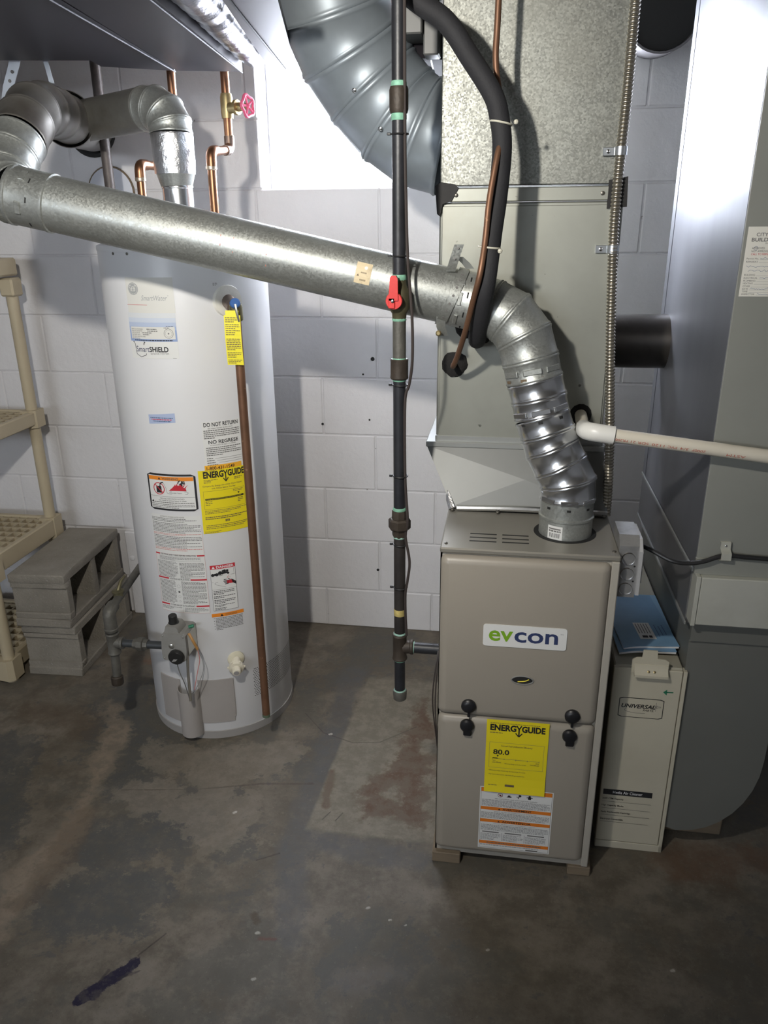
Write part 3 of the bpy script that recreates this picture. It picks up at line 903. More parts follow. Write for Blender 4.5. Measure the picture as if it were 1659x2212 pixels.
for (x, z) in ((-0.044, 0.464), (0.182, 0.459)):
    b = B(); b.lathe((x, DF, z), (0, -1, 0), [(0, 0.0165), (0.006, 0.0165), (0.010, 0.013), (0.0115, 0.008)], 20)
    b.box(x - 0.002, x + 0.004, DF - 0.006, DF, z - 0.028, z - 0.012, 0.001)
    b.obj('latch_knob', 'latch_black', ud)
for (x, z) in ((-0.046, 0.412), (0.180, 0.407)):
    b = B(); b.lathe((x, DF, z), (0, -1, 0), [(0, 0.0160), (0.006, 0.0160), (0.010, 0.013), (0.0115, 0.008)], 20)
    b.box(x - 0.008, x + 0.010, DF - 0.010, DF - 0.001, z - 0.024, z - 0.008, 0.002)
    b.obj('latch_knob', 'latch_black', ld)
b = B(); b.prism([(0.07 + 0.023 * math.copysign(abs(math.cos(a)) ** 0.6, math.cos(a)), 0.540 + 0.0095 * math.copysign(abs(math.sin(a)) ** 0.8, math.sin(a))) for a in [2 * math.pi * i / 28 for i in range(28)]], DF - 0.0012, DF + 0.001, lambda p, q, y: (p, y, q))
sg = b.obj('sight_window', 'dark_hole', ud)
b = B(); b.tube([(0.07 + 0.0235 * math.cos(a), DF - 0.001, 0.540 + 0.010 * math.sin(a)) for a in [2 * math.pi * i / 24 for i in range(24)]], 0.0016, 6, closed=True); b.obj('window_rim', 'valve_grey', sg)
b = B(); b.tube(spline([(0.060, DF - 0.0015, 0.536), (0.075, DF - 0.002, 0.5385), (0.084, DF - 0.0015, 0.543)], 4), 0.0012, 5); b.obj('yellow_wire', 'yellow', sg)
# badge
s = Sheet(planeXZ(DF - 0.002), ['badge_white'])
x0, x1, z0, z1 = -0.0185, 0.1565, 0.6205, 0.6725
rc = 0.006
pp = []
for (cx, cz, a0) in ((x1 - rc, z1 - rc, 0), (x0 + rc, z1 - rc, 90), (x0 + rc, z0 + rc, 180), (x1 - rc, z0 + rc, 270)):
    pp += [(cx + rc * math.cos(math.radians(a0 + 22.5 * k)), cz + rc * math.sin(math.radians(a0 + 22.5 * k))) for k in range(5)]
B.prism(s, pp, DF - 0.0022, DF, lambda p, q, y: (p, y, q))
s.text('badge_green', 'ev', x0 + 0.012, z0 + 0.0130, x0 + 0.063, z0 + 0.0385, 2, bold=0.018)
s.text('badge_navy', 'con', x0 + 0.066, z0 + 0.0130, x0 + 0.157, z0 + 0.0385, 2, bold=0.018)
s.text('ink_grey', 'TM', x0 + 0.161, z0 + 0.037, x0 + 0.167, z0 + 0.040, 2)
s.done('badge', ud)

def energy_logo(s, u0, v0, u1, v1, h=2):
    """ENERGY + GUIDE with the Y running down into an arrow"""
    w, q = u1 - u0, v1 - v0
    s.text('ink', 'ENERG', u0, v0, u0 + w * 0.475, v1, h, bold=0.042)
    s.text('ink', 'GUIDE', u0 + w * 0.575, v0, u1, v1, h, bold=0.042)
    cx = u0 + w * 0.525
    s.stroke('ink', [(cx - w * 0.045, v1), (cx, v0 + q * 0.45)], w * 0.024, h)
    s.stroke('ink', [(cx + w * 0.045, v1), (cx, v0 + q * 0.45)], w * 0.024, h)
    s.stroke('ink', [(cx, v0 + q * 0.5), (cx, v0 - q * 0.55)], w * 0.024, h)
    s.stroke('ink', [(cx - w * 0.06, v0 - q * 0.18), (cx, v0 - q * 0.72)], w * 0.022, h)
    s.stroke('ink', [(cx + w * 0.06, v0 - q * 0.18), (cx, v0 - q * 0.72)], w * 0.022, h)

def hazard_icons(s, u, v, k):
    s.ringf('ink_red', u, v, 0.0060 * k, 0.0012 * k); s.rect('ink', u - 0.002 * k, v - 0.003 * k, u + 0.0025 * k, v + 0.002 * k)
    s.stroke('ink_red', [(u - 0.004 * k, v + 0.003 * k), (u + 0.004 * k, v - 0.003 * k)], 0.001 * k, 3)

def tri(s, m, u, v, w, h=2):
    s.poly(m, [(u - w / 2, v), (u + w / 2, v), (u, v + w * 0.9)], h)

# furnace warning label (under the yellow one)
s = Sheet(planeXZ(DF - 0.0004), ['label_white'])
a0, a1, c0, c1 = -0.0105, 0.1570, 0.0665, 0.2470
s.rect('label_white', a0, c0, a1, c1, 1)
s.frame('ink_soft', a0 + 0.0025, c0 + 0.0025, a1 - 0.0025, c1 - 0.0025, 0.0007, 2)
Hh = c1 - c0
def bar(f0, f1, txt, m='orange_deep', tu=(0.32, 0.72)):
    s.rect(m, a0 + 0.003, c1 - Hh * f1, a1 - 0.003, c1 - Hh * f0, 2)
    if txt:
        w = a1 - a0
        s.text('ink', txt, a0 + w * tu[0], c1 - Hh * f1 + 0.0015, a0 + w * tu[1], c1 - Hh * f0 - 0.0015, 3, bold=0.02)
        tri(s, 'ink', a0 + w * (tu[0] - 0.045), c1 - Hh * f1 + 0.0015, 0.0055, 3)
bar(0.012, 0.075, 'WARNING')
for i, k in enumerate((0.28, 0.40, 0.53, 0.68)):
    u, v = a0 + (a1 - a0) * k, c1 - Hh * 0.118
    if i == 0: hazard_icons(s, u, v, 1.0)
    elif i == 1:
        s.poly('ink', [(u - 0.006, v - 0.004), (u + 0.006, v - 0.004), (u + 0.005, v), (u + 0.003, v - 0.001), (u + 0.002, v + 0.004), (u, v), (u - 0.002, v + 0.003), (u - 0.003, v - 0.001)], 2)
    elif i == 2:
        s.disc('ink', u + 0.003, v + 0.003, 0.0033, 2, 10); s.stroke('ink', [(u - 0.005, v), (u + 0.001, v - 0.001), (u - 0.001, v - 0.005)], 0.0018)
    else:
        s.disc('ink', u, v + 0.0035, 0.0027, 2, 10); s.poly('ink', [(u - 0.004, v + 0.001), (u + 0.004, v + 0.001), (u + 0.003, v - 0.005), (u - 0.003, v - 0.005)], 2); s.stroke('ink', [(u - 0.007, v), (u - 0.003, v + 0.001), (u + 0.003, v + 0.001), (u + 0.007, v)], 0.0018)
s.text('ink', 'FIRE, EXPLOSION AND ASPHYXIATION HAZARD', a0 + 0.035, c1 - Hh * 0.188, a0 + 0.132, c1 - Hh * 0.170, 2)
s.rows('ink_grey', a0 + 0.005, c1 - Hh * 0.305, a1 - 0.006, c1 - Hh * 0.195, 6, 0.55, 0.95, 5)
bar(0.315, 0.365, 'AVERTISSEMENT')
s.text('ink_soft', 'RISQUE DE FEU OU D\u2019EXPLOSION ET D\u2019ASPHYXIE', a0 + 0.035, c1 - Hh * 0.395, a0 + 0.132, c1 - Hh * 0.378, 2)
s.rows('ink_grey', a0 + 0.005, c1 - Hh * 0.50, a1 - 0.006, c1 - Hh * 0.40, 5, 0.55, 0.95, 6)
bar(0.515, 0.565, 'ADVERTENCIA')
s.text('ink_soft', 'RIESGO DE INCENDIO, EXPLOSI\u00d3N Y ASFIXIA', a0 + 0.035, c1 - Hh * 0.592, a0 + 0.132, c1 - Hh * 0.577, 2)
s.rows('ink_grey', a0 + 0.005, c1 - Hh * 0.70, a1 - 0.006, c1 - Hh * 0.60, 5, 0.55, 0.95, 7)
for i in range(3):
    u = a0 + 0.005 + i * 0.0527
    s.rect('ink_soft', u + 0.004, c1 - Hh * 0.735, u + 0.043, c1 - Hh * 0.718, 2)
    s.rows('ink_grey', u, c1 - Hh * 0.86, u + 0.047, c1 - Hh * 0.75, 6, 0.5, 0.7, 20 + i)
    if i: s.rect('ink_soft', u - 0.003, c1 - Hh * 0.86, u - 0.0022, c1 - Hh * 0.73, 2)
bar(0.875, 0.925, None)
s.rows('ink_soft', a0 + 0.02, c1 - Hh * 0.915, a1 - 0.02, c1 - Hh * 0.885, 1, 0.5, 1, 9, h=3)
s.rows('ink_grey', a0 + 0.005, c1 - Hh * 0.955, a1 - 0.01, c1 - Hh * 0.93, 1, 0.5, 0.9, 12)
s.rect('ink_soft', a1 - 0.055, c1 - Hh * 0.983, a1 - 0.027, c1 - Hh * 0.964, 2)
tag(s.done('warning_label', ld), 'white and orange safety warning label')
# yellow efficiency label hanging over it
s = Sheet(lambda u, v, h: (u, DF - 0.0022 - h * 0.0003 - 0.004 * max(0, (0.29 - v) / 0.05) ** 2, v), ['yellow'])
a0, a1, c0, c1 = -0.0020, 0.1355, 0.2385, 0.4340
for k in range(10):
    s.rect('yellow', a0, c0 + (c1 - c0) * k / 10, a1, c0 + (c1 - c0) * (k + 1) / 10, 0)
energy_logo(s, a0 + 0.008, c1 - 0.0285, a1 - 0.008, c1 - 0.0115)
s.rows('ink_brown', a0 + 0.008, c1 - 0.0095, a1 - 0.008, c1 - 0.007, 1, 0.5, 0.9, 31)
s.rows('ink_brown', a0 + 0.008, c1 - 0.0355, a0 + 0.036, c1 - 0.0325, 1, 0.6, 1, 32)
s.frame('ink_soft', a0 + 0.008, c0 + 0.066, a1 - 0.008, c1 - 0.060, 0.0005, 2)
s.text('ink_brown', 'Annual Fuel Utilization Efficiency', a0 + 0.034, c1 - 0.072, a0 + 0.104, c1 - 0.066, 2)
s.text('ink', '80.0', a0 + 0.017, c1 - 0.0925, a0 + 0.053, c1 - 0.0790, 2, bold=0.022)
s.poly('ink', [(a0 + 0.025, c1 - 0.094), (a0 + 0.030, c1 - 0.094), (a0 + 0.0275, c1 - 0.0995)], 2)
s.rect('ink_soft', a0 + 0.016, c1 - 0.1045, a0 + 0.120, c1 - 0.1038, 2); s.rect('ink', a0 + 0.016, c1 - 0.1045, a0 + 0.0275, c1 - 0.1020, 2)
for k in range(5): s.rect('ink_soft', a0 + 0.016 + 0.026 * k, c1 - 0.107, a0 + 0.0168 + 0.026 * k, c1 - 0.1025, 2)
s.text('ink_brown', '78.0', a0 + 0.016, c1 - 0.111, a0 + 0.023, c1 - 0.1083, 2); s.text('ink_brown', 'Least Efficient', a0 + 0.016, c1 - 0.116, a0 + 0.036, c1 - 0.1125, 2)
s.text('ink_brown', 'Efficiency Range of Similar Models', a0 + 0.044, c1 - 0.1185, a0 + 0.092, c1 - 0.1150, 2)
s.text('ink_brown', '98.0', a0 + 0.113, c1 - 0.111, a0 + 0.120, c1 - 0.1083, 2); s.text('ink_brown', 'Most Efficient', a0 + 0.101, c1 - 0.116, a0 + 0.121, c1 - 0.1125, 2)
s.text('ink_brown', '\u2022 Efficiency range based only on natural gas furnaces.', a0 + 0.008, c0 + 0.056, a0 + 0.092, c0 + 0.060, 2)
s.text('ink_brown', '\u2022 For more information, visit www.ftc.gov/appliances.', a0 + 0.008, c0 + 0.045, a0 + 0.090, c0 + 0.049, 2)
s.rows('ink_brown', a0 + 0.009, c0 + 0.017, a0 + 0.029, c0 + 0.020, 1, 0.5, 1, 33)
s.rect('ink_brown', a0 + 0.047, c0 + 0.0165, a0 + 0.068, c0 + 0.022, 2)
tag(s.done('efficiency_label', ld), 'bright yellow efficiency label with black print')
for c in ((-0.105, 1.50, FT), (0.240, 1.50, FT)): bolt('screw', t, c, (0, 0, 1), 0.004, 0.003)
b = B(); b.lathe((0.147, 1.598, FT - 0.002), (0, 0, 1), [(0, 0.067), (0.0028, 0.067)], 40); b.obj('flue_opening', 'dark_hole', t)
tag(B().box(-0.1205, -0.052, 1.470, 1.56, 0.0, 0.030, 0.002).obj('wood_block', 'wood'), 'small wood block under the front left corner of the furnace', 'wood block')
tag(B().box(0.205, 0.258, 1.476, 1.55, 0.0, 0.026, 0.002).obj('wood_block', 'wood'), 'small wood block under the front right corner of the furnace', 'wood block')

# junction box on the furnace side
t = thing('junction_box', (0.2505, 1.55, 0.8), 'galvanized electrical box with round knockouts on the right furnace side', 'electrical box')
b = B(); b.prism([(0.735, 1.505), (0.850, 1.505), (0.868, 1.525), (0.868, 1.600), (0.735, 1.600)], 0.2505, 0.290, lambda p, q, x: (x, q, p)); b.obj('box_body', 'box_steel', t)
b = B(); b.prism([(0.744, 1.497), (0.842, 1.497), (0.862, 1.520), (0.862, 1.606), (0.744, 1.606)], 0.290, 0.297, lambda p, q, x: (x, q, p)); b.obj('cover_plate', 'box_cover', t)
B().box(0.297, 0.303, 1.515, 1.585, 0.762, 0.832, 0.002).obj('switch_plate', 'box_cover', t)
for z in (0.754, 0.788, 0.822):
    b = B(); b.ring((0.271, 1.5045, z), (0, 1, 0), 0.0135, 0.0011, 22, 5); b.obj('knockout', 'chrome', t)
bolt('screw', t, (0.284, 1.505, 0.806), (0, -1, 0), 0.002, 0.001, 'dark_hole'); bolt('screw', t, (0.284, 1.505, 0.772), (0, -1, 0), 0.002, 0.001, 'dark_hole')

# ------------------------------------------------------------------ furnace flue: collar, two adjustable elbows, long straight pipe
t = thing('furnace_vent_pipe', (0.147, 1.598, FT), 'long round galvanized vent pipe sloping left from furnace outlet elbows past the heater', 'vent pipe')
b = B(); b.lathe((0.147, 1.598, FT - 0.02), (0, 0, 1), [(0, 0.0565), (0.058, 0.0565), (0.060, 0.0590), (0.064, 0.0590), (0.066, 0.0560), (0.102, 0.0560)], 36)
col = b.obj('collar', 'galv', t)
s = Sheet(lambda u, v, h: (0.147 + (0.0570 + h * 0.0003) * math.sin(u / 0.057), 1.598 - (0.0570 + h * 0.0003) * math.cos(u / 0.057), v), ['label_white'], 0.004)
s.rect('label_white', -0.043, FT + 0.002, -0.010, FT + 0.032, 1); s.rect('ink_soft', -0.040, FT + 0.024, -0.014, FT + 0.027, 2); s.rows('ink_soft', -0.040, FT + 0.018, -0.013, FT + 0.023, 1, 0.7, 1, 3)
for k in range(9): s.rect('ink', -0.038 + k * 0.0026, FT + 0.006, -0.0368 + k * 0.0026 - 0.0004 * (k % 2), FT + 0.016, 2)
s.done('price_sticker', col)
V0 = (0.147, 1.598, 0.915)
e1 = [V0, (0.146, 1.600, 0.952), (0.128, 1.606, 0.985), (0.108, 1.613, 1.022), (0.097, 1.618, 1.052), (0.084, 1.625, 1.088)]
gores(e1, 0.0575, 'elbow_gore', 'galv_new', t, bead=0.0022, bw=0.006, n=36)
e2 = [(0.084, 1.625, 1.088), (0.075, 1.630, 1.125), (0.064, 1.635, 1.162)]
gores(e2, 0.0575, 'pipe_section', 'galv_new', t, bead=0.0022, bw=0.006, n=36)
e3 = [(0.064, 1.635, 1.162), (0.053, 1.640, 1.204), (0.038, 1.646, 1.250), (0.008, 1.655, 1.287), (-0.030, 1.662, 1.305), (-0.064, 1.668, 1.316)]
gores(e3, 0.0580, 'elbow_gore', 'galv', t, bead=0.0022, bw=0.006, n=36)
# embossed crimp slots and rivets on the collars
def around(c, ax, R, angs, name, m, sz, par, tilt=0):
    ax = Vector(ax).normalized()
    up = Vector((0, -1, 0)) - ax * Vector((0, -1, 0)).dot(ax); up.normalize()
    w = ax.cross(up)
    for a in angs:
        n = up * math.cos(math.radians(a)) + w * math.sin(math.radians(a))
        tg = ax.cross(n)
        p = Vector(c) + n * R
        R3 = Matrix((tg, n, ax)).transposed()
        b = B(); b.box(-sz[0] / 2, sz[0] / 2, -sz[1] / 2, sz[1] / 2, -sz[2] / 2, sz[2] / 2, min(sz) * 0.3)
        b.v = [tuple(R3 @ Vector(v) + p) for v in b.v]
        b.obj(name, m, par)
axR = Vector((-0.016, 0.01, 0.075))
around((0.058, 1.638, 1.182), (-0.2, 0.1, 0.97), 0.0580, (-48, 0, 46), 'crimp_band', 'galv', (0.038, 0.004, 0.012), t)
around((0.061, 1.636, 1.168), (-0.2, 0.1, 0.97), 0.0582, (-60, -20, 25, 60), 'crimp_slot', 'ink_brown', (0.013, 0.001, 0.006), t)
around((0.080, 1.627, 1.102), (-0.25, 0.1, 0.96), 0.0580, (-48, 0, 46), 'crimp_band', 'galv_new', (0.038, 0.004, 0.011), t)
around((0.085, 1.624, 1.083), (-0.25, 0.1, 0.96), 0.0582, (-45, -5, 40), 'crimp_slot', 'dark_hole', (0.009, 0.001, 0.006), t)
around((0.147, 1.599, 0.922), (0, 0, 1), 0.0575, (-48, 0, 46), 'crimp_band', 'galv_new', (0.036, 0.004, 0.010), t)
around((0.147, 1.599, 0.906), (0, 0, 1), 0.0572, (-45, 0, 45), 'crimp_slot', 'dark_hole', (0.008, 0.001, 0.005), t)
FA, FB = Vector((-0.064, 1.668, 1.316)), Vector((-0.962, 1.618, 1.5185))
fd = (FB - FA).normalized()
b = B(); b.lathe(FA, fd, [(0, 0.0580), (0.004, 0.0602), (0.010, 0.0602), (0.013, 0.0585), (0.050, 0.0585), (0.052, 0.0578)], 40)
crim = b.obj('crimped_collar', 'galv', t)
b = B(); b.lathe(FA + fd * 0.045, fd, [(0, 0.0570), ((FB - FA).length - 0.045, 0.0570)], 48)
sp = b.obj('straight_pipe', 'galv', t)
around(FA + fd * 0.022, fd, 0.0585, (-65, -25, 15, 50), 'crimp_slot', 'dark_hole', (0.012, 0.0008, 0.003), crim)
around(FA + fd * 0.036, fd, 0.0585, (-40, 5, 45), 'crimp_band', 'galv', (0.026, 0.003, 0.008), crim)
# buff price sticker and red factory stamps
def pipe_map(R):
    up = (Vector((0, -1, 0)) - fd * Vector((0, -1, 0)).dot(fd)).normalized(); w = fd.cross(up)
    if w.z < 0: w = -w
    def f(u, v, h):   # u along the pipe from the right end towards the left, v round it upwards
        a = v / R
        return FA + fd * u + (up * math.cos(a) + w * math.sin(a)) * (R + 0.0002 + h * 0.0003)
    return f
s = Sheet(pipe_map(0.057), ['tag_buff'])
u0 = 0.222
for k in range(6): s.rect('tag_buff', u0, -0.010 + 0.007 * k, u0 + 0.032, -0.003 + 0.007 * k, 1)
for k in range(7): s.rect('ink_brown', u0 + 0.009 + 0.0018 * k, -0.004, u0 + 0.0101 + 0.0018 * k, 0.013, 2)
s.disc('label_white', u0 + 0.012, 0.022, 0.0035, 2, 12); tri(s, 'ink_brown', u0 + 0.026, 0.004, 0.005)
s.done('price_sticker', sp)
s = Sheet(pipe_map(0.057), ['red_print'])
for (u, a, b2) in ((0.535, 0.0, 0.022), (0.508, -0.008, 0.022), (0.437, -0.02, 0.005)): s.stroke('red_print', [(u, a), (u + 0.002, b2)], 0.0012, 1)
s.done('factory_mark', sp)
# left end: collar, elbow up and back, tee at the wall
b = B(); b.lathe(FB, fd, [(-0.012, 0.0572), (-0.010, 0.0600), (-0.003, 0.0600), (0, 0.0588), (0.068, 0.0592), (0.070, 0.0614), (0.076, 0.0614), (0.078, 0.0600)], 40)
lc = b.obj('crimped_collar', 'galv', t)
around(FB + fd * 0.022, fd, 0.0590, (-55, 0, 40), 'crimp_slot', 'dark_hole', (0.011, 0.0008, 0.003), lc)
around(FB + fd * 0.040, fd, 0.0590, (-18, 50), 'crimp_band', 'galv', (0.026, 0.003, 0.012), lc)
P0 = FB + fd * 0.076
el = [P0, (-1.062, 1.622, 1.545), (-1.082, 1.652, 1.574), (-1.086, 1.695, 1.615), (-1.087, 1.735, 1.650)]
gores(el, 0.0600, 'elbow_gore', 'galv', t, bead=0.0024, bw=0.007, n=36)
el2 = [el[-1], (-1.094, 1.790, 1.692), (-1.108, 1.850, 1.722), (-1.135, 1.940, 1.738), (-1.160, 2.040, 1.742), (-1.192, 2.150, 1.742)]
gores(el2, 0.0600, 'elbow_gore', 'vent_taupe', t, bead=0.0024, bw=0.007, n=36)
b = B(); cutcyl(b, (-1.192, 2.150, 1.742), (-1.362, 2.606, 1.768), (-0.3, 0.95, 0), (0, 1, 0), 0.0680, 0.003, 0.008, 36)
b.obj('wye_fitting', 'vent_taupe', t, ang=60, flip=False)
b = B(); b.ring((-1.362, 2.598, 1.766), (0, 1, 0), 0.075, 0.009, 32, 8); b.obj('thimble_ring', 'dark_hole', t)
D('brown_iron_dark', (0.030, 0.026, 0.024), 0.45, var=0.3, vscale=20, bump=0.1, bscale=80)
D('dark_pipe_grey', (0.13, 0.125, 0.13), 0.5, metal=0.3, var=0.15, vscale=10)
D('strip_blue_white', (0.58, 0.60, 0.66), 0.5)

# perforated hanger strap round the right end of the pipe
t = thing('hanger_strap', (-0.11, 1.62, 1.33), 'perforated steel hanger strap looped round the right end of the long vent pipe', 'strap')
sc = FA + fd * 0.052
upv = (Vector((0, -1, 0)) - fd * Vector((0, -1, 0)).dot(fd)).normalized(); wv = fd.cross(upv)
if wv.z < 0: wv = -wv
def strap_pt(a, off, R=0.0600): return sc + fd * off + (upv * math.cos(a) + wv * math.sin(a)) * R
b = B(); n = 40; vs = []
for j in range(n):
    a = 2 * math.pi * j / n
    tl = 0.012 * math.sin(a)
    vs += [strap_pt(a, -0.0105 - tl), strap_pt(a, 0.0105 - tl), strap_pt(a, 0.0105 - tl, 0.0612), strap_pt(a, -0.0105 - tl, 0.0612)]
b.add(vs, [(j * 4 + k, j * 4 + (k + 1) % 4, ((j + 1) % n) * 4 + (k + 1) % 4, ((j + 1) % n) * 4 + k) for j in range(n) for k in range(4)])
band = b.obj('band', 'galv', t, flip=False)
def plate(name, pts, wd, m, par, th=0.0006):
    b = B(); vs = []
    for i, p in enumerate(pts):
        p = Vector(p)
        vs += [p - Vector((wd / 2, 0, 0)), p + Vector((wd / 2, 0, 0)), p + Vector((wd / 2, th, 0)), p + Vector((-wd / 2, th, 0))]
    k = len(pts)
    fs = [(i * 4 + j, i * 4 + (j + 1) % 4, (i + 1) * 4 + (j + 1) % 4, (i + 1) * 4 + j) for i in range(k - 1) for j in range(4)] + [(0, 1, 2, 3), (k * 4 - 1, k * 4 - 2, k * 4 - 3, k * 4 - 4)]
    b.add(vs, fs); return b.obj(name, m, par)
plate('strap_tail', [(-0.099, 1.613, 1.432), (-0.105, 1.616, 1.414), (-0.112, 1.620, 1.392), (-0.116, 1.628, 1.380)], 0.019, 'galv', t)
plate('strap_tail', [(-0.078, 1.650, 1.384), (-0.086, 1.640, 1.395), (-0.100, 1.628, 1.408)], 0.017, 'galv_plain', t)
plate('strap_tail', [(-0.134, 1.622, 1.292), (-0.134, 1.630, 1.270), (-0.128, 1.640, 1.250)], 0.019, 'galv', t)
b = B()
for a in (-0.95, -0.7, -0.42, -0.14, 0.14, 0.42, 0.7, 0.95):
    p = strap_pt(a, -0.012 * math.sin(a), 0.0610); nn = (upv * math.cos(a) + wv * math.sin(a))
    b.lathe(p, nn, [(0, 0.0028), (0.0006, 0.0028)], 10)
for p in ((-0.101, 1.612, 1.425), (-0.1075, 1.615, 1.405)): b.lathe(p, (0, -1, 0.2), [(0, 0.0022), (0.001, 0.0022)], 10)
b.obj('strap_hole', 'ink_soft', band)
bolt('bolt_head', t, (-0.138, 1.622, 1.258), (0, -1, 0), 0.006, 0.006, 'brass')

# ------------------------------------------------------------------ black gas pipe with valve, union and drip leg
GX, GY = -0.2145, 1.58
t = gas = thing('gas_pipe', (GX, GY, 0.43), 'vertical black iron gas pipe with red valve handle in front of the long vent pipe', 'pipe')
def seg(z0, z1, r, m, name='pipe_section', x=GX, n=18):
    b = B(); b.lathe((x, GY, z0), (0, 0, 1), [(0, r), (z1 - z0, r)], n); return b.obj(name, m, t)
seg(1.702, 2.15, 0.0132, 'black_iron'); seg(1.372, 1.668, 0.0132, 'black_iron')
b = B(); b.lathe((GX, GY, 1.663), (0, 0, 1), [(0, 0.016), (0.006, 0.0178), (0.038, 0.0178), (0.044, 0.016)], 20); b.obj('coupling', 'brown_iron', t)
for (z0, z1, m) in ((1.651, 1.664, 'dope'), (1.706, 1.716, 'dope'), (1.366, 1.377, 'dope'), (1.287, 1.293, 'dope'), (1.207, 1.213, 'dope'), (1.165, 1.172, 'dope'), (0.876, 0.885, 'dope'), (0.812, 0.818, 'dope_light'), (0.564, 0.572, 'dope_light'), (0.496, 0.501, 'dope'), (0.409, 0.416, 'dope_light')):
    b = B(); b.lathe((GX, GY, z0), (0, 0, 1), [(0, 0.0137), (0.002, 0.0147), ((z1 - z0) * 0.7, 0.0146), (z1 - z0, 0.0135)], 16); b.obj('thread_dope', m, t)
b = B(); b.lathe((GX, GY, 1.290), (0, 0, 1), [(0, 0.0140), (0.012, 0.0150), (0.022, 0.0215), (0.056, 0.0215), (0.066, 0.0150), (0.078, 0.0140)], 12)
vb = b.obj('shutoff_valve', 'brass_dull', t)
b = B(); b.lathe((GX - 0.005, GY - 0.018, 1.329), (0, -1, 0), [(0, 0.008), (0.010, 0.008)], 12); b.obj('valve_stem', 'brass_dull', vb)
b = B(); b.lathe((GX - 0.006, GY - 0.027, 1.329), (0, -1, 0), [(0, 0.0155), (0.002, 0.0168), (0.006, 0.0168), (0.008, 0.0155)], 26)
b.prism([(-0.0175, 1.330), (0.0015, 1.330), (0.001, 1.371), (-0.002, 1.377), (-0.011, 1.377), (-0.014, 1.373)], GY - 0.0385, GY - 0.0275, lambda p, q, y: (GX + p + 0.001, y, q))
b.box(GX - 0.0165, GX - 0.0040, GY - 0.0385, GY - 0.033, 1.315, 1.335, 0.001)
hd = b.obj('valve_handle', 'red_plastic', vb)
bolt('handle_screw', vb, (GX - 0.008, GY - 0.0385, 1.329), (0, -1, 0), 0.0034, 0.002, 'chrome')
seg(1.208, 1.292, 0.0136, 'grey_iron')
b = B(); b.lathe((GX, GY, 1.169), (0, 0, 1), [(0, 0.0172), (0.003, 0.0190), (0.010, 0.0184), (0.036, 0.0184), (0.040, 0.0190), (0.042, 0.0172)], 20); b.obj('coupling', 'brown_iron', t)
seg(0.880, 1.170, 0.0132, 'black_iron')
b = B(); b.lathe((GX, GY, 0.815), (0, 0, 1), [(0, 0.0150), (0.004, 0.0165), (0.030, 0.0172)], 8); b.lathe((GX, GY, 0.856), (0, 0, 1), [(0, 0.0175), (0.020, 0.0170), (0.022, 0.0160)], 8)
un = b.obj('pipe_union', 'brown_iron', t)
b = B(); b.lathe((GX, GY, 0.834), (0, 0, 1), [(0, 0.0225), (0.003, 0.0250), (0.021, 0.0250), (0.025, 0.0215)], 8); b.obj('union_nut', 'brown_iron', un, ang=20)
seg(0.565, 0.818, 0.0132, 'brown_iron_dark'); seg(0.618, 0.634, 0.0137, 'yellow_tape', 'tape_band')
b = B(); b.lathe((GX, GY, 0.500), (0, 0, 1), [(0, 0.0170), (0.003, 0.0182), (0.008, 0.0165), (0.060, 0.0165), (0.064, 0.0182), (0.068, 0.0165)], 20)
b.lathe((GX, GY, 0.533), (1, 0, 0.03), [(0.008, 0.0155), (0.024, 0.0160), (0.026, 0.0178), (0.031, 0.0178), (0.033, 0.0160)], 18)
b.obj('tee', 'brown_iron', t)
b = B(); b.lathe((GX, GY, 0.533), (1, 0, 0.0), [(0.030, 0.0132), (0.1, 0.0132)], 18); b.obj('side_nipple', 'black_iron', t)
b = B(); b.lathe((GX + 0.030, GY, 0.5332), (1, 0, 0), [(0, 0.0150), (0.004, 0.0142), (0.005, 0.0135)], 14); b.obj('thread_dope', 'dope_light', t)
seg(0.410, 0.503, 0.0128, 'black_iron', 'drip_leg')
b = B(); b.lathe((GX, GY, 0.387), (0, 0, 1), [(0, 0.013), (0.003, 0.0160), (0.024, 0.0172), (0.026, 0.0160)], 20); b.obj('end_cap', 'grey_iron', t)

cb = B(); cb.tube(spline([(GX + 0.010, GY - 0.002, 2.14), (GX + 0.0125, GY - 0.011, 1.66), (GX + 0.015, GY - 0.009, 1.50), (GX + 0.019, GY - 0.012, 1.40), (GX + 0.028, GY - 0.018, 1.30), (GX + 0.029, GY - 0.018, 1.21), (GX + 0.022, GY - 0.012, 1.16), (GX + 0.013, GY - 0.009, 1.12), (GX + 0.0135, GY - 0.009, 0.96), (GX + 0.020, GY - 0.016, 0.86), (GX + 0.0145, GY - 0.010, 0.82), (GX + 0.024, GY - 0.012, 0.76), (GX + 0.019, GY - 0.010, 0.71), (GX + 0.0145, GY - 0.009, 0.68), (GX + 0.0145, GY - 0.009, 0.63), (GX + 0.0175, GY - 0.0105, 0.57)], 8), 0.0030, 8)
tag(cb.obj('thermostat_cable', 'cable_brown'), 'thin dark cable tied along the right side of the black gas pipe', 'cable')
TIES = ((1.628, 'topmost dark cable tie on the gas pipe, just below the top coupling'), (1.412, 'dark cable tie on the gas pipe just above the red valve handle'), (1.157, 'dark cable tie just below the coupling under the red valve, tail pointing left'), (0.958, 'dark cable tie halfway between the middle coupling and the union'), (0.797, 'dark cable tie just under the union on the gas pipe, tail pointing left'), (0.690, 'lowest dark cable tie on the gas pipe, between union and tee'))
tie0 = None
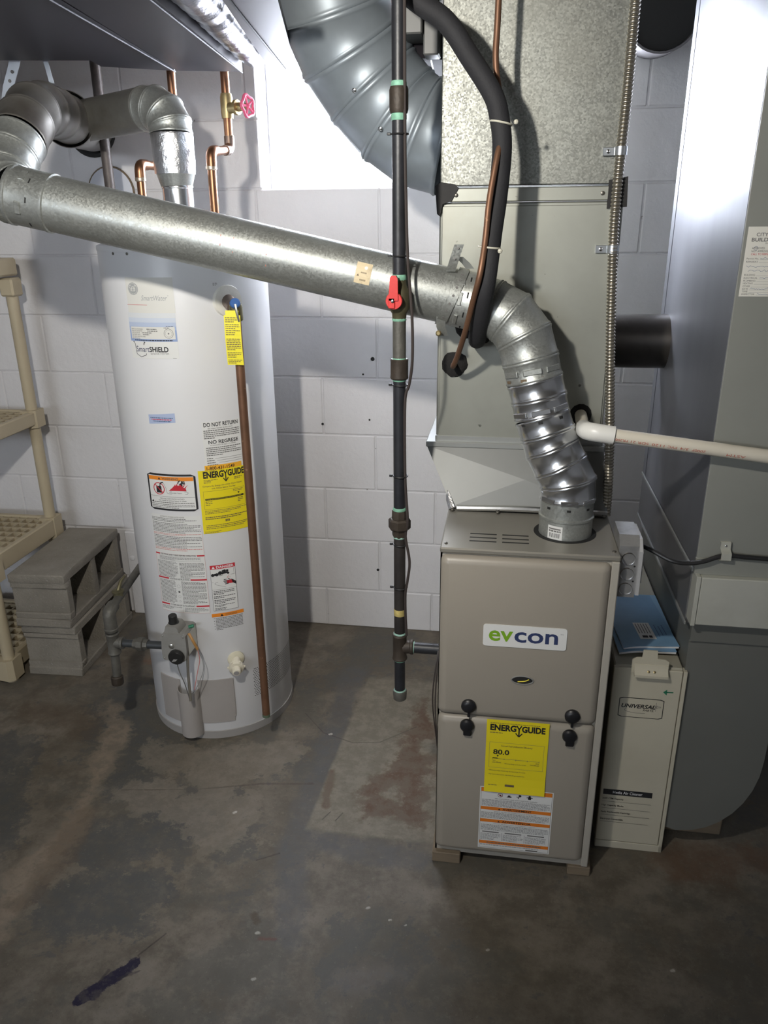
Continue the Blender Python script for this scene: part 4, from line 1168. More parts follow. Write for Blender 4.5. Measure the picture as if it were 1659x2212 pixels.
for z, lab in TIES:
    if not tie0:
        b = B(); b.ring((GX + 0.002, GY - 0.001, z), (0, 0, 1), 0.0155, 0.0016, 20, 6)
        tie0 = b.obj('cable_tie', 'tie_black')
        b = B(); b.box(GX - 0.022, GX - 0.0145, GY - 0.006, GY - 0.001, z - 0.002, z + 0.003, 0.001); h0 = b.obj('tie_head', 'tie_black', tie0)
        z0t = z; o = tie0
    else:
        o = tie0.copy(); COL.objects.link(o); o.location.z = tie0.location.z + z - z0t
        h = h0.copy(); COL.objects.link(h); h.parent = o
    tag(o, lab, 'cable tie', 'cable ties on the gas pipe')

# ------------------------------------------------------------------ refrigerant lines
hs = spline([(-0.066, 1.782, 1.242), (-0.063, 1.73, 1.232), (-0.058, 1.655, 1.248), (-0.050, 1.592, 1.310), (-0.041, 1.568, 1.372), (-0.0337, 1.590, 1.4556), (-0.0269, 1.610, 1.5227), (-0.0229, 1.620, 1.604), (-0.0312, 1.620, 1.6589), (-0.0457, 1.620, 1.6973), (-0.0902, 1.620, 1.7592), (-0.1334, 1.620, 1.8144), (-0.19, 1.625, 1.852), (-0.26, 1.64, 1.91), (-0.33, 1.66, 2.0), (-0.35, 1.67, 2.14)], 8)
t = thing('insulated_line', (-0.066, 1.78, 1.24), 'thick black foam insulated hose curving down in front of the plenum to the coil case', 'hose')
b = B(); b.tube(hs, 0.0187, 20); b.obj('foam_sleeve', 'foam', t)
b = B(); b.sphere((-0.088, 1.776, 1.252), 0.026, 12, (1.0, 0.5, 1.0)); b.sphere((-0.052, 1.776, 1.24), 0.026, 12, (0.9, 0.4, 1.0)); b.obj('sealing_putty', 'putty', t)
cs = spline([(-0.112, 1.782, 1.170), (-0.112, 1.71, 1.175), (-0.100, 1.665, 1.205), (-0.081, 1.602, 1.268), (-0.066, 1.562, 1.330), (-0.054, 1.545, 1.380), (-0.0469, 1.563, 1.4394), (-0.0422, 1.580, 1.5111), (-0.031, 1.600, 1.5888), (-0.0207, 1.632, 1.6408), (-0.0258, 1.650, 1.6745), (-0.0361, 1.655, 1.7165), (-0.0423, 1.656, 1.7627), (-0.041, 1.66, 1.84), (-0.038, 1.66, 2.14)], 8)
t = thing('copper_line', (-0.112, 1.78, 1.17), 'thin copper refrigerant line running down beside the black foam hose', 'pipe')
b = B(); b.tube(cs, 0.0060, 12); b.obj('tubing', 'copper_old', t)
rs = random.Random(5)
b = B(); b.lathe((-0.113, 1.7795, 1.168), (0, -1, 0), [(0, 0.030), (0.007, 0.028), (0.013, 0.018), (0.016, 0.008)], 18)
b.v = [tuple(Vector(v) + Vector((rs.uniform(-.002, .002), rs.uniform(-.001, .001), rs.uniform(-.002, .002)))) for v in b.v]
b.obj('sealing_putty', 'putty', t)
def hose_tie(c, ax, lab, head):
    b = B(); b.ring(c, ax, 0.0205, 0.0019, 22, 6); o = b.obj('zip_tie', 'tie_white')
    b = B(); b.sphere(head, 0.0048, 8); b.obj('tie_head', 'tie_white', o)
    tag(o, lab, 'cable tie', 'white ties on the black hose')
hose_tie((-0.027, 1.62, 1.6465), (0.2, 0, 1), 'white zip tie round the black hose, upper one, level with the conduit clip', (0.001, 1.610, 1.6465))
hose_tie((-0.039, 1.578, 1.4273), (0.1, 0, 1), 'white zip tie round the black hose and copper line, lower one', (-0.018, 1.561, 1.421))

# ------------------------------------------------------------------ flexible metal conduit
cp = spline([(0.214, 1.762, 2.14), (0.2145, 1.762, 1.88), (0.2145, 1.762, 1.71), (0.2125, 1.762, 1.60), (0.2125, 1.762, 1.47), (0.2185, 1.755, 1.342), (0.227, 1.748, 1.207), (0.242, 1.735, 1.010), (0.247, 1.722, 0.90), (0.247, 1.715, 0.836)], 60)
L_ = 0; rr = []; pp = [cp[0]]
step = 0.0024
acc = 0
for a, c in zip(cp[:-1], cp[1:]):
    d = (c - a).length; p = 0
    while acc + (d - p) >= step:
        p += step - acc; acc = 0
        pp.append(a + (c - a) * (p / d))
    acc += d - p
rad = [0.0108 if i % 3 == 0 else (0.0108 if i % 3 == 1 else 0.0084) for i in range(len(pp))]
b = B(); b.tube(pp, rad, 12)
tag(b.obj('metal_conduit', 'conduit', ang=80), 'ribbed flexible metal conduit running down the plenum right edge to the furnace', 'conduit')
for z, x, lab in ((1.605, 0.2125, 'shiny conduit clip holding the conduit to the plenum, upper one'), (1.417, 0.214, 'shiny conduit clip holding the conduit to the coil case, lower one')):
    t = thing('conduit_clip', (x, 1.775, z), lab, 'clip', 'clips on the metal conduit')
    b = B(); n = 10; vs = []
    for j in range(n + 1):
        a = math.pi * j / n
        for (zz, R) in ((-0.008, 0.0115), (0.008, 0.0115), (0.008, 0.0128), (-0.008, 0.0128)):
            vs.append((x - R * math.cos(a), 1.762 - R * math.sin(a), z + zz))
    b.add(vs, [(j * 4 + k, j * 4 + (k + 1) % 4, (j + 1) * 4 + (k + 1) % 4, (j + 1) * 4 + k) for j in range(n) for k in range(4)] + [(0, 1, 2, 3), (n * 4 + 3, n * 4 + 2, n * 4 + 1, n * 4)])
    b.obj('saddle', 'clip_steel', t)
    B().box(x - 0.034, x - 0.010, 1.770, 1.778, z - 0.008, z + 0.008, 0.001).obj('foot', 'clip_steel', t)
    bolt('screw', t, (x - 0.024, 1.770, z), (0, -1, 0), 0.004, 0.003, 'chrome')

# ------------------------------------------------------------------ white drain pipe
t = thing('drain_pipe', (0.19, 1.78, 1.05), 'white plastic condensate drain pipe with elbow leaving the coil case to the right', 'pipe')
PA, PB = Vector((0.200, 1.535, 1.0765)), Vector((0.66, 1.520, 1.0285))
b = B(); b.tube([PA, PA + (PB - PA) * (1.79 / 0.46)], 0.0136, 18); pv = b.obj('pipe_run', 'pvc', t)
b = B(); b.tube(fillet([(0.172, 1.640, 1.060), (0.170, 1.538, 1.080), tuple(PA + (PB - PA).normalized() * 0.022)], 0.032, 8), 0.0182, 18); b.obj('elbow', 'pvc_white', t)
b = B(); b.tube([(0.172, 1.64, 1.062), (0.178, 1.782, 1.058)], 0.0136, 16); b.obj('pipe_stub', 'pvc', t)
b = B(); b.lathe((0.178, 1.7805, 1.058), (0, -1, 0), [(0, 0.026), (0.006, 0.024), (0.012, 0.016)], 14); b.obj('sealing_putty', 'putty', t)
pd = (PB - PA).normalized()
pu = (Vector((0, -1, 0)) - pd * Vector((0, -1, 0)).dot(pd)).normalized(); pw = pd.cross(pu)
if pw.z < 0: pw = -pw
s = Sheet(lambda u, v, h: PA + pd * u + (pu * math.cos(v / 0.0136) + pw * math.sin(v / 0.0136)) * (0.0138 + 0.0002 * h), ['red_print'])
for (tx, u0, u1) in (('PR200', 0.024, 0.048), ('SDR 21', 0.054, 0.088), ('1120', 0.094, 0.118), ('PVC', 0.124, 0.142), ('3/4', 0.148, 0.164), ('2000F', 0.170, 0.196), ('ASTM', 0.235, 0.27)):
    s.text('red_print', tx, u0, -0.0075, u1, -0.0020, 1, turn=True)
s.done('pipe_print', pv)

# ------------------------------------------------------------------ dark pipe, wall stub, round plate
t = thing('steel_pipe', (0.36, 2.3, 1.17), 'dark horizontal steel pipe between the coil case and the tall return duct', 'pipe')
b = B(); b.lathe((0.228, 2.16, 1.172), (1, 0, 0), [(0, 0.070), (0.195, 0.070)], 36); b.obj('pipe_body', 'dark_pipe', t)
b = B(); b.tube(spline([(0.236, 2.089, 1.190), (0.246, 2.088, 1.170), (0.262, 2.089, 1.162)], 4), 0.007, 7); b.obj('tar_smear', 'putty', t)
b = B(); n = 30
prof = [(0, 0.098), (0.004, 0.104), (0.02, 0.104), (0.17, 0.100), (0.175, 0.100), (0.175, 0.094), (0.02, 0.092)]
b.lathe((0.375, WY, 2.01), (0, -1, -0.12), prof, 36, caps=False)
t = thing('wall_thimble', (0.375, WY, 2.01), 'round grey stub pipe with black opening high on the wall right of the plenum', 'pipe stub')
b.obj('stub_pipe', 'dark_pipe_grey', t, flip=False)
b = B(); b.lathe((0.375, WY - 0.145, 1.993), (0, -1, -0.12), [(0, 0.093), (0.002, 0.093)], 32); b.obj('dark_opening', 'dark_hole', t)
t = thing('round_cover_plate', (-1.318, 2.6, 1.575), 'round white metal cover plate on the wall left of the water heater top', 'cover')
b = B(); b.lathe((-1.318, WY - 0.001, 1.575), (0, -1, 0), [(0, 0.080), (0.010, 0.079), (0.012, 0.072)], 36); b.obj('plate', 'strip_blue_white', t)
b = B(); b.ring((-1.318, WY - 0.008, 1.575), (0, 1, 0), 0.079, 0.004, 36, 6); b.obj('rim', 'ink_brown', t)
D('foam_white', (0.74, 0.72, 0.66), 0.7, bump=0.3, bscale=60)
D('ink_green_dull', (0.10, 0.14, 0.09), 0.6)
D('vent_taupe_light', (0.28, 0.28, 0.26), 0.42, metal=0.7, var=0.15, vscale=7, stain=(0.14, 0.12, 0.10), sscale=5, samt=0.6)
D('brown_iron_mid', (0.085, 0.072, 0.066), 0.5, metal=0.3, var=0.25, vscale=25, bump=0.2, bscale=100)
D('grey_iron_dark', (0.055, 0.06, 0.065), 0.45, metal=0.3, var=0.2, vscale=25)
D('duct_dark', (0.22, 0.22, 0.225), 0.4, metal=0.6)

# ------------------------------------------------------------------ water heater
HX, HY, HR = -0.866, 2.073, 0.2195
t = heater = thing('water_heater', (HX, HY, 0), 'tall white cylindrical gas water heater covered in labels, left of the gas pipe', 'water heater')
b = B(); b.lathe((HX, HY, 0.022), (0, 0, 1), [(0, HR - 0.002), (0.004, HR), (1.386, HR), (1.394, HR - 0.002)], 96); b.obj('jacket', 'heater_white', t)
b = B(); b.lathe((HX, HY, 0), (0, 0, 1), [(0, HR - 0.004), (0.0, HR + 0.001), (0.026, HR + 0.0022), (0.028, HR - 0.001)], 96); b.obj('base_ring', 'heater_trim', t)
b = B(); b.lathe((HX, HY, 1.412), (0, 0, 1), [(0, HR + 0.001), (0.006, HR + 0.002), (0.013, HR + 0.001), (0.017, HR - 0.010), (0.020, 0.08)], 96); b.obj('top_pan', 'heater_white', t)
def hm(off=0.0006):
    def f(u, v, h):
        a = u / HR; R = HR + off + h * 0.00025
        return (HX + R * math.sin(a), HY - R * math.cos(a), v)
    return f
def hs_(first, off=0.0004): return Sheet(hm(off), [first], 0.009)
for u, z in ((-0.107, 1.408), (-0.058, 1.408)): bolt('screw', t, hm(0)(u, z, 0), (hm(0)(u, z, 0)[0] - HX, hm(0)(u, z, 0)[1] - HY, 0), 0.0035, 0.002)

# brand and rating label
s = hs_('label_cream')
s.rect('label_cream', -0.0745, 1.268, 0.0535, 1.353, 1)
zz = [1.268, 1.256, 1.245, 1.235, 1.226, 1.198]
for k in range(5): s.rect('fade_blue_' + 'abcde'[k], -0.0785 + 0.0005, zz[k + 1], 0.0515, zz[k], 1)
s.rect('label_cream', -0.0735, 1.204, 0.0475, 1.234, 2)
s.rect('label_white', -0.0795, 1.155, 0.0515, 1.198, 1)
cu, cv = -0.0525, 1.326
s.ringf('ink_silver', cu, cv, 0.0150, 0.0022); s.disc('ink_silver', cu, cv, 0.0122, 1, 24)
for sx in (-1, 1):
    s.stroke('label_cream', [(cu + sx * 0.0075 + 0.0032 * math.cos(a), cv + 0.0045 + 0.0032 * math.sin(a)) for a in [0.4 + 0.5 * i for i in range(10)]], 0.0014, 3)
    s.stroke('label_cream', [(cu + sx * 0.0008, cv + 0.006), (cu + sx * 0.004, cv), (cu + sx * 0.002, cv - 0.006), (cu + sx * 0.007, cv - 0.004), (cu + sx * 0.0065, cv - 0.001)], 0.0014, 3)
s.stroke('label_cream', [(cu - 0.007, cv), (cu - 0.001, cv), (cu + 0.001, cv), (cu + 0.007, cv)], 0.0012, 3)
s.text('ink_silver', 'SmartWater', -0.0315, 1.2980, 0.0365, 1.3105, 2, shear=0.35)
s.text('ink_silver', 'TM', 0.0370, 1.3080, 0.0400, 1.3105, 2)
s.rect('ink_red', -0.0760, 1.2870, -0.0170, 1.2878, 2)
for i, row in enumerate(('SERIAL NO. GE 0105C02606', 'MODEL NO. GG40T06TVH00', 'CAP GALLONS 40', 'MAX PRESS 150 PSI', 'MIN. GAS 4.5  INPUT BTU 40000', 'GAS TYPE NATURAL')):
    s.text('ink_soft', row, -0.071, 1.2295 - 0.0046 * i - 0.0026, -0.071 + (0.034, 0.032, 0.024, 0.025, 0.040, 0.024)[i], 1.2300 - 0.0046 * i, 3)
for i, (u0, u1) in enumerate(((-0.026, 0.001), (-0.024, 0.003), (-0.040, -0.012), (-0.038, -0.02))):
    s.rows('ink_soft', u0, 1.2272 - 0.0046 * i, u1, 1.2300 - 0.0046 * i, 1, 0.7, 1, 40 + i, 3)
s.ringf('ink_soft', 0.031, 1.218, 0.0120, 0.0009, 3); s.ringf('ink_grey', 0.031, 1.218, 0.0085, 0.0006, 3); s.disc('ink_soft', 0.031, 1.218, 0.0020, 3, 8)
s.rows('ink', 0.020, 1.231, 0.034, 1.2332, 1, 0.6, 1, 45, 3); s.rows('ink', 0.026, 1.2352, 0.044, 1.237, 1, 0.6, 1, 46, 3)
s.rows('ink', -0.064, 1.1990, 0.040, 1.2025, 1, 0.6, 1, 47, 3)
# shield outline and lettering
s.stroke('ink', [(-0.0350, 1.1965), (-0.0705, 1.1970), (-0.0655, 1.192), (-0.0630, 1.166), (-0.0505, 1.1585), (-0.0345, 1.164), (-0.0345, 1.168)], 0.0013)
s.stroke('ink', [(-0.0345, 1.1955), (-0.0385, 1.193), (-0.0385, 1.189)], 0.0020)
s.text('ink_navy', 'Smart', -0.0625, 1.1715, -0.0245, 1.1860, 2)
s.text('ink', 'SHIELD', -0.0240, 1.1715, 0.0265, 1.1850, 2, bold=0.03)
s.text('ink_soft', 'SENSOR SYSTEM', -0.0220, 1.1655, 0.0265, 1.1695, 2)
s.rect('ink_soft', 0.0360, 1.1565, 0.0450, 1.1574, 2)
tag(s.done('brand_label', t), 'cream, blue and white brand label')
# blue strip
s = hs_('strip_blue')
for k in range(10):
    u0, u1 = -0.0505 + 0.0075 * k, -0.0430 + 0.0075 * k
    s.put([(u0, 0.9840 + 0.00055 * k), (u1, 0.9840 + 0.00055 * (k + 1)), (u1, 1.0088 + 0.00055 * (k + 1)), (u0, 1.0088 + 0.00055 * k)], [(0, 1, 2, 3)], 1)
for i in range(3): s.rows('ink_blue' if i != 1 else 'ink_red', -0.045 + 0.003 * i, 0.9945 + 0.0045 * (2 - i) - 0.004, 0.019 - 0.003 * i, 0.9980 + 0.0045 * (2 - i) - 0.004, 1, 0.6, 1, 50 + i)
tag(s.done('blue_strip_label', t), 'small pale blue label')
# do not return
s = hs_('label_white')
s.rect('label_white', 0.0905, 0.8600, 0.1945, 0.9880, 0)
s.text('ink', 'DO NOT RETURN', 0.0950, 0.9745, 0.1880, 0.9855, 2, bold=0.015)
s.text('ink_soft', 'the water heater to the store', 0.105, 0.9680, 0.172, 0.9720, 2)
s.rows('ink_soft', 0.0935, 0.9410, 0.1910, 0.9665, 5, 0.45, 0.3, 60)
s.text('ink', 'NO REGRESE', 0.1040, 0.9275, 0.1855, 0.9375, 2, bold=0.015)
s.text('ink_soft', 'el calentador de agua a la tienda', 0.108, 0.9215, 0.178, 0.9255, 2)
s.rows('ink_soft', 0.0965, 0.8940, 0.1920, 0.9195, 5, 0.45, 0.45, 61)
for i in range(4):
    z = 0.8895 - 0.0062 * i
    s.rows('ink_soft', 0.0965, z - 0.0028, 0.0965 + 0.016 + 0.004 * i, z, 1, 0.8, 1, 62 + i)
    if i < 3: s.rect('ink_soft', 0.118 + 0.005 * i, z - 0.0026, 0.1920, z - 0.0019, 2)
tag(s.done('return_notice_label', t), 'white notice reading do not return')
s = hs_('amber', 0.0008)
s.rect('amber', 0.0880, 0.8520, 0.1900, 0.8690, 1)
s.text('ink', '1-800-431-1549', 0.0930, 0.8560, 0.1690, 0.8655, 2, bold=0.015)
tag(s.done('phone_number_label', t), 'orange strip with telephone number')
# yellow energy label
s = hs_('yellow', 0.0010)
a0, a1, c0, c1 = 0.0690, 0.1990, 0.6740, 0.8560
s.rect('yellow', a0, c0, a1, c1, 1)
energy_logo(s, a0 + 0.013, c1 - 0.0225, a1 - 0.003, c1 - 0.0035)
s.rows('ink_brown', a0 + 0.012, c1 - 0.0022, a0 + 0.066, c1 - 0.0008, 1, 0.7, 1, 70)
s.rows('ink_brown', a0 + 0.013, c1 - 0.037, a0 + 0.050, c1 - 0.026, 3, 0.4, 0.5, 71); s.rows('ink_brown', a1 - 0.034, c1 - 0.034, a1 - 0.006, c1 - 0.026, 2, 0.45, 0.6, 72)
s.text('ink_brown', 'Compare the Energy Use of this Water Heater', a0 + 0.009, c1 - 0.0480, a1 - 0.012, c1 - 0.0425, 2, bold=0.01)
s.text('ink_brown', 'with Others Before You Buy', a0 + 0.032, c1 - 0.0555, a1 - 0.032, c1 - 0.0500, 2, bold=0.01)
s.frame('ink_brown', a0 + 0.009, c0 + 0.071, a1 - 0.006, c1 - 0.0590, 0.0006, 2)
s.rows('ink_brown', a1 - 0.040, c1 - 0.0690, a1 - 0.010, c1 - 0.0615, 2, 0.4, 0.9, 73)
s.poly('ink', [(a1 - 0.0275, c1 - 0.0715), (a1 - 0.0215, c1 - 0.0715), (a1 - 0.0245, c1 - 0.0770)], 2)
s.rect('ink', a0 + 0.013, c1 - 0.0850, a1 - 0.010, c1 - 0.0800, 2)
s.text('yellow', 'Energy use (therms/year) range of all similar models', a0 + 0.016, c1 - 0.0840, a1 - 0.018, c1 - 0.0810, 3)
s.rows('ink_brown', a0 + 0.013, c1 - 0.1010, a0 + 0.032, c1 - 0.0870, 3, 0.4, 0.6, 74); s.rows('ink_brown', a1 - 0.028, c1 - 0.1010, a1 - 0.012, c1 - 0.0870, 3, 0.4, 0.5, 75)
s.rows('ink_brown', a0 + 0.009, c0 + 0.0565, a1 - 0.004, c0 + 0.0685, 3, 0.38, 0.6, 76)
s.rows('ink_brown', a0 + 0.009, c0 + 0.0400, a1 - 0.004, c0 + 0.0500, 2, 0.5, 0.85, 77)
s.rect('ink_brown', a0 + 0.062, c0 + 0.0305, a0 + 0.074, c0 + 0.0370, 2); s.text('yellow', 'GE', a0 + 0.0645, c0 + 0.0317, a0 + 0.0715, c0 + 0.0358, 3)
s.rows('ink_brown', a0 + 0.009, c0 + 0.0120, a1 - 0.004, c0 + 0.0260, 3, 0.38, 0.9, 78); s.rows('ink_brown', a0 + 0.004, c0 + 0.0010, a0 + 0.060, c0 + 0.0070, 2, 0.38, 0.7, 79)
tag(s.done('energy_label', t), 'yellow energy label with black heading')
# flammable vapour warning
s = hs_('ink', 0.0006)
a0, a1, c0, c1 = -0.0800, 0.0618, 0.7425, 0.8475
def rrect(sh, m, u0, v0, u1, v1, r, h):
    n = 12
    top, bot = [], []
    us = [u0 + (u1 - u0) * i / n for i in range(n + 1)]
    vs, fs = [], []
    for u in us:
        e = min(u - u0, u1 - u); k = 0 if e >= r else r - math.sqrt(max(0, r * r - (r - e) ** 2))
        vs += [(u, v0 + k), (u, v1 - k)]
    fs = [(2 * i, 2 * i + 2, 2 * i + 3, 2 * i + 1) for i in range(n)]
    sh.use(m).put(vs, fs, h)
rrect(s, 'ink', a0, c0, a1, c1, 0.006, 1)
s.rect('label_white', a0 + 0.0055, c0 + 0.0055, a1 - 0.0055, c1 - 0.0055, 2)
s.rect('orange', a0 + 0.0060, c1 - 0.0185, a1 - 0.0060, c1 - 0.0075, 3)
s.text('ink_brown', 'WARNING', a0 + 0.048, c1 - 0.0165, a0 + 0.095, c1 - 0.0100, 4, bold=0.02); tri(s, 'ink', a0 + 0.0400, c1 - 0.0165, 0.0075, 4)
cu, cv = a0 + 0.0360, c1 - 0.0425
s.poly('ink', [(cu - 0.008, cv - 0.012), (cu + 0.008, cv - 0.012), (cu + 0.008, cv + 0.006), (cu + 0.004, cv + 0.010), (cu + 0.001, cv + 0.007), (cu - 0.008, cv + 0.007)], 3)
s.ringf('ink_red', cu, cv, 0.0175, 0.0024, 4); s.stroke('ink_red', [(cu - 0.011, cv + 0.011), (cu + 0.011, cv - 0.011)], 0.0024, 5)
s.stroke('ink', [(cu + 0.004, cv + 0.011), (cu + 0.008, cv + 0.017), (cu + 0.015, cv + 0.0185)], 0.0032, 5)
s.stroke('ink_soft', [(cu + 0.016, cv + 0.016), (cu + 0.022, cv + 0.002), (cu + 0.024, cv - 0.011), (cu + 0.032, cv - 0.014), (cu + 0.080, cv - 0.014), (cu + 0.083, cv - 0.009), (cu + 0.078, cv - 0.007), (cu + 0.032, cv - 0.007)], 0.0008, 4)
s.text('ink_soft', 'Flammable Vapors', cu + 0.031, cv - 0.0128, cu + 0.066, cv - 0.0085, 4)
s.poly('ink_red', [(cu + 0.030, cv - 0.004), (cu + 0.079, cv - 0.004), (cu + 0.077, cv + 0.004), (cu + 0.070, cv + 0.007), (cu + 0.065, cv + 0.014), (cu + 0.060, cv + 0.012), (cu + 0.048, cv + 0.012), (cu + 0.040, cv + 0.004)], 4)
for (p, q, r3) in ((0.042, 0.006, 0.046), (0.048, 0.010, 0.053), (0.066, 0.008, 0.074), (0.070, 0.004, 0.080)):
    s.poly('ink_red', [(cu + p, cv + q - 0.003), (cu + p + 0.006, cv + q - 0.001), (cu + r3 + 0.004, cv + q + 0.010)], 4)
s.disc('ink', cu + 0.069, cv + 0.0215, 0.0030, 5, 10)
s.stroke('ink', [(cu + 0.057, cv + 0.017), (cu + 0.060, cv + 0.024), (cu + 0.065, cv + 0.025)], 0.0028, 5); s.stroke('ink', [(cu + 0.062, cv + 0.015), (cu + 0.068, cv + 0.018), (cu + 0.075, cv + 0.016), (cu + 0.074, cv + 0.024)], 0.0030, 5)
s.poly('ink', [(cu + 0.060, cv + 0.015), (cu + 0.068, cv + 0.019), (cu + 0.070, cv + 0.010), (cu + 0.064, cv + 0.008)], 5)
s.rect('ink_soft', a0 + 0.0060, c1 - 0.0650, a1 - 0.0060, c1 - 0.0642, 3)
s.text('ink_soft', 'FIRE AND EXPLOSION HAZARD', a0 + 0.036, c1 - 0.0725, a0 + 0.107, c1 - 0.0682, 3)
s.text('ink', 'Can result in serious injury or death', a0 + 0.031, c1 - 0.0785, a0 + 0.112, c1 - 0.0740, 3, bold=0.01)
tri(s, 'ink', a0 + 0.0115, c1 - 0.0830, 0.0080, 3)
s.rows('ink_soft', a0 + 0.0160, c1 - 0.0835, a1 - 0.009, c1 - 0.0800, 1, 0.6, 1, 80, 3); s.rows('ink_soft', a0 + 0.0075, c0 + 0.0065, a1 - 0.009, c1 - 0.0850, 3, 0.38, 0.65, 81, 3)
tag(s.done('vapor_warning_label', t), 'black bordered warning label with flames')
# long instruction label
s = hs_('label_white', 0.0004)
a0, a1, c0, c1 = -0.0825, 0.0655, 0.4300, 0.7285
s.rect('label_white', a0, c0, a1, c1, 1)
s.text('ink_soft', 'AUTOMATIC STORAGE WATER HEATER', a0 + 0.031, c1 - 0.0065, a0 + 0.103, c1 - 0.0025, 2)
for (f0, f1, m_, n_, sd) in ((0.008, 0.020, 'ink_soft', 3, 90), (0.022, 0.052, 'ink_soft', 7, 91), (0.053, 0.060, 'ink_pink', 2, 92), (0.061, 0.088, 'ink_soft', 6, 93), (0.089, 0.097, 'ink_soft', 2, 95), (0.097, 0.106, 'ink_pink', 2, 94)):
    s.rows(m_, a0 + 0.002, c1 - f1, a1 - 0.003, c1 - f0, n_, 0.42, 0.7, sd)
s.stroke('ink_pink', [(a0 + 0.004, c1 - 0.107), (a1 - 0.001, c1 - 0.112), (a1 - 0.001, c1 - 0.030)], 0.0005)
def redbar(f, txt, w0, w1):
    s.rect('ink_red', a0, c1 - f - 0.0045, a0 + w0, c1 - f, 2); s.rect('ink_red', a1 - w1, c1 - f - 0.0045, a1, c1 - f, 2)
    s.text('ink', txt, a0 + w0 + 0.003, c1 - f - 0.0046, a1 - w1 - 0.003, c1 - f + 0.0002, 2, bold=0.015)
redbar(0.1165, 'FOR YOUR SAFETY READ BEFORE OPERATING', 0.0150, 0.0210)
s.frame('ink_soft', a0 + 0.012, c1 - 0.1360, a1 - 0.012, c1 - 0.1240, 0.0004, 2); s.rows('ink_soft', a0 + 0.014, c1 - 0.1350, a1 - 0.014, c1 - 0.1250, 3, 0.42, 0.4, 96)
s.frame('ink_pink', a0, c0, a1, c1 - 0.1165, 0.0005, 2)
s.rows('ink_soft', a0 + 0.004, c1 - 0.1890, a0 + 0.068, c1 - 0.1385, 13, 0.42, 0.8, 97); s.rows('ink_soft', a0 + 0.074, c1 - 0.1890, a1 - 0.004, c1 - 0.1400, 12, 0.42, 0.4, 98)
redbar(0.1905, 'LIGHTING INSTRUCTIONS', 0.0365, 0.0460)
s.rows('ink_soft', a0 + 0.004, c1 - 0.2700, a0 + 0.056, c1 - 0.1980, 18, 0.42, 0.8, 99); s.rows('ink_soft', a0 + 0.074, c1 - 0.2700, a1 - 0.004, c1 - 0.1980, 18, 0.42, 0.6, 100)
for (q, r3) in ((0.215, 0.005), (0.232, 0.0035), (0.247, 0.004), (0.262, 0.003)): s.ringf('ink_grey', a0 + 0.065, c1 - q, r3, 0.0006, 2, 14)
s.disc('ink', a0 + 0.065, c1 - 0.2325, 0.0028, 2, 8)
redbar(0.2735, 'TO TURN GAS OFF TO THE APPLIANCE', 0.0290, 0.0370)
s.rows('ink_soft', a0 + 0.003, c1 - 0.2920, a0 + 0.068, c1 - 0.2810, 3, 0.4, 0.5, 101); s.rows('ink_soft', a0 + 0.076, c1 - 0.2960, a1 - 0.003, c1 - 0.2810, 4, 0.4, 0.6, 102); s.rect('ink_grey', a0 + 0.0718, c0 + 0.001, a0 + 0.0724, c1 - 0.280, 2)
tag(s.done('instruction_label', t), 'long white instruction label with red bars')
# scald danger label
s = hs_('label_white', 0.0004)
a0, a1, c0, c1 = 0.0762, 0.1465, 0.4340, 0.5770
s.rect('label_white', a0, c0, a1, c1, 1); s.frame('ink', a0, c0, a1, c1, 0.0007, 2)
s.rect('ink_red', a0, c1 - 0.0120, a1, c1, 3)
s.text('print_white', 'DANGER', a0 + 0.0170, c1 - 0.0100, a1 - 0.004, c1 - 0.0025, 4, bold=0.03); tri(s, 'print_white', a0 + 0.0090, c1 - 0.0100, 0.0085, 4)
s.rect('ink_soft', a0, c1 - 0.0760, a1, c1 - 0.0753, 2)
u, v = a0, c1
for (p, q, r3) in ((0.0060, 0.0300, 0.0048), (0.0125, 0.0290, 0.0036), (0.0175, 0.0290, 0.0050), (0.0270, 0.0255, 0.0055), (0.0345, 0.0200, 0.0032), (0.0395, 0.0195, 0.0040), (0.0470, 0.0200, 0.0036)): s.disc('ink', u + p, v - q, r3, 3, 10)
s.ringf('ink', u + 0.0280, v - 0.0265, 0.0075, 0.0010, 4)
s.stroke('ink', [(u + 0.030, v - 0.0265), (u + 0.046, v - 0.0250), (u + 0.051, v - 0.0300)], 0.0062, 3)
s.stroke('ink_pink', [(u + 0.051, v - 0.034), (u + 0.045, v - 0.042), (u + 0.055, v - 0.042)], 0.0012, 3)
s.stroke('ink_soft', [(u + 0.0655, v - 0.013), (u + 0.0655, v - 0.034), (u + 0.002, v - 0.053)], 0.0006, 3); s.stroke('ink_soft', [(a1 - 0.002, v - 0.034), (u + 0.056, v - 0.034)], 0.0006, 3)
s.stroke('ink_soft', [(u + 0.044, v - 0.044), (u + 0.010, v - 0.055), (u + 0.010, v - 0.059), (u + 0.040, v - 0.071)], 0.0007, 3)
s.poly('ink_red', [(u + 0.044, v - 0.050), (u + 0.058, v - 0.050), (u + 0.066, v - 0.057), (u + 0.060, v - 0.061), (u + 0.044, v - 0.060)], 3)
s.poly('ink', [(u + 0.056, v - 0.047), (a1 - 0.0006, v - 0.057), (a1 - 0.0006, v - 0.067), (u + 0.060, v - 0.060)], 4)
for k in range(4): s.stroke('ink', [(u + 0.048, v - 0.052 - 0.0028 * k), (u + 0.034 + 0.002 * abs(k - 1), v - 0.047 - 0.0046 * k)], 0.0022, 4)
s.stroke('ink', [(u + 0.054, v - 0.049), (u + 0.047, v - 0.045)], 0.0022, 4)
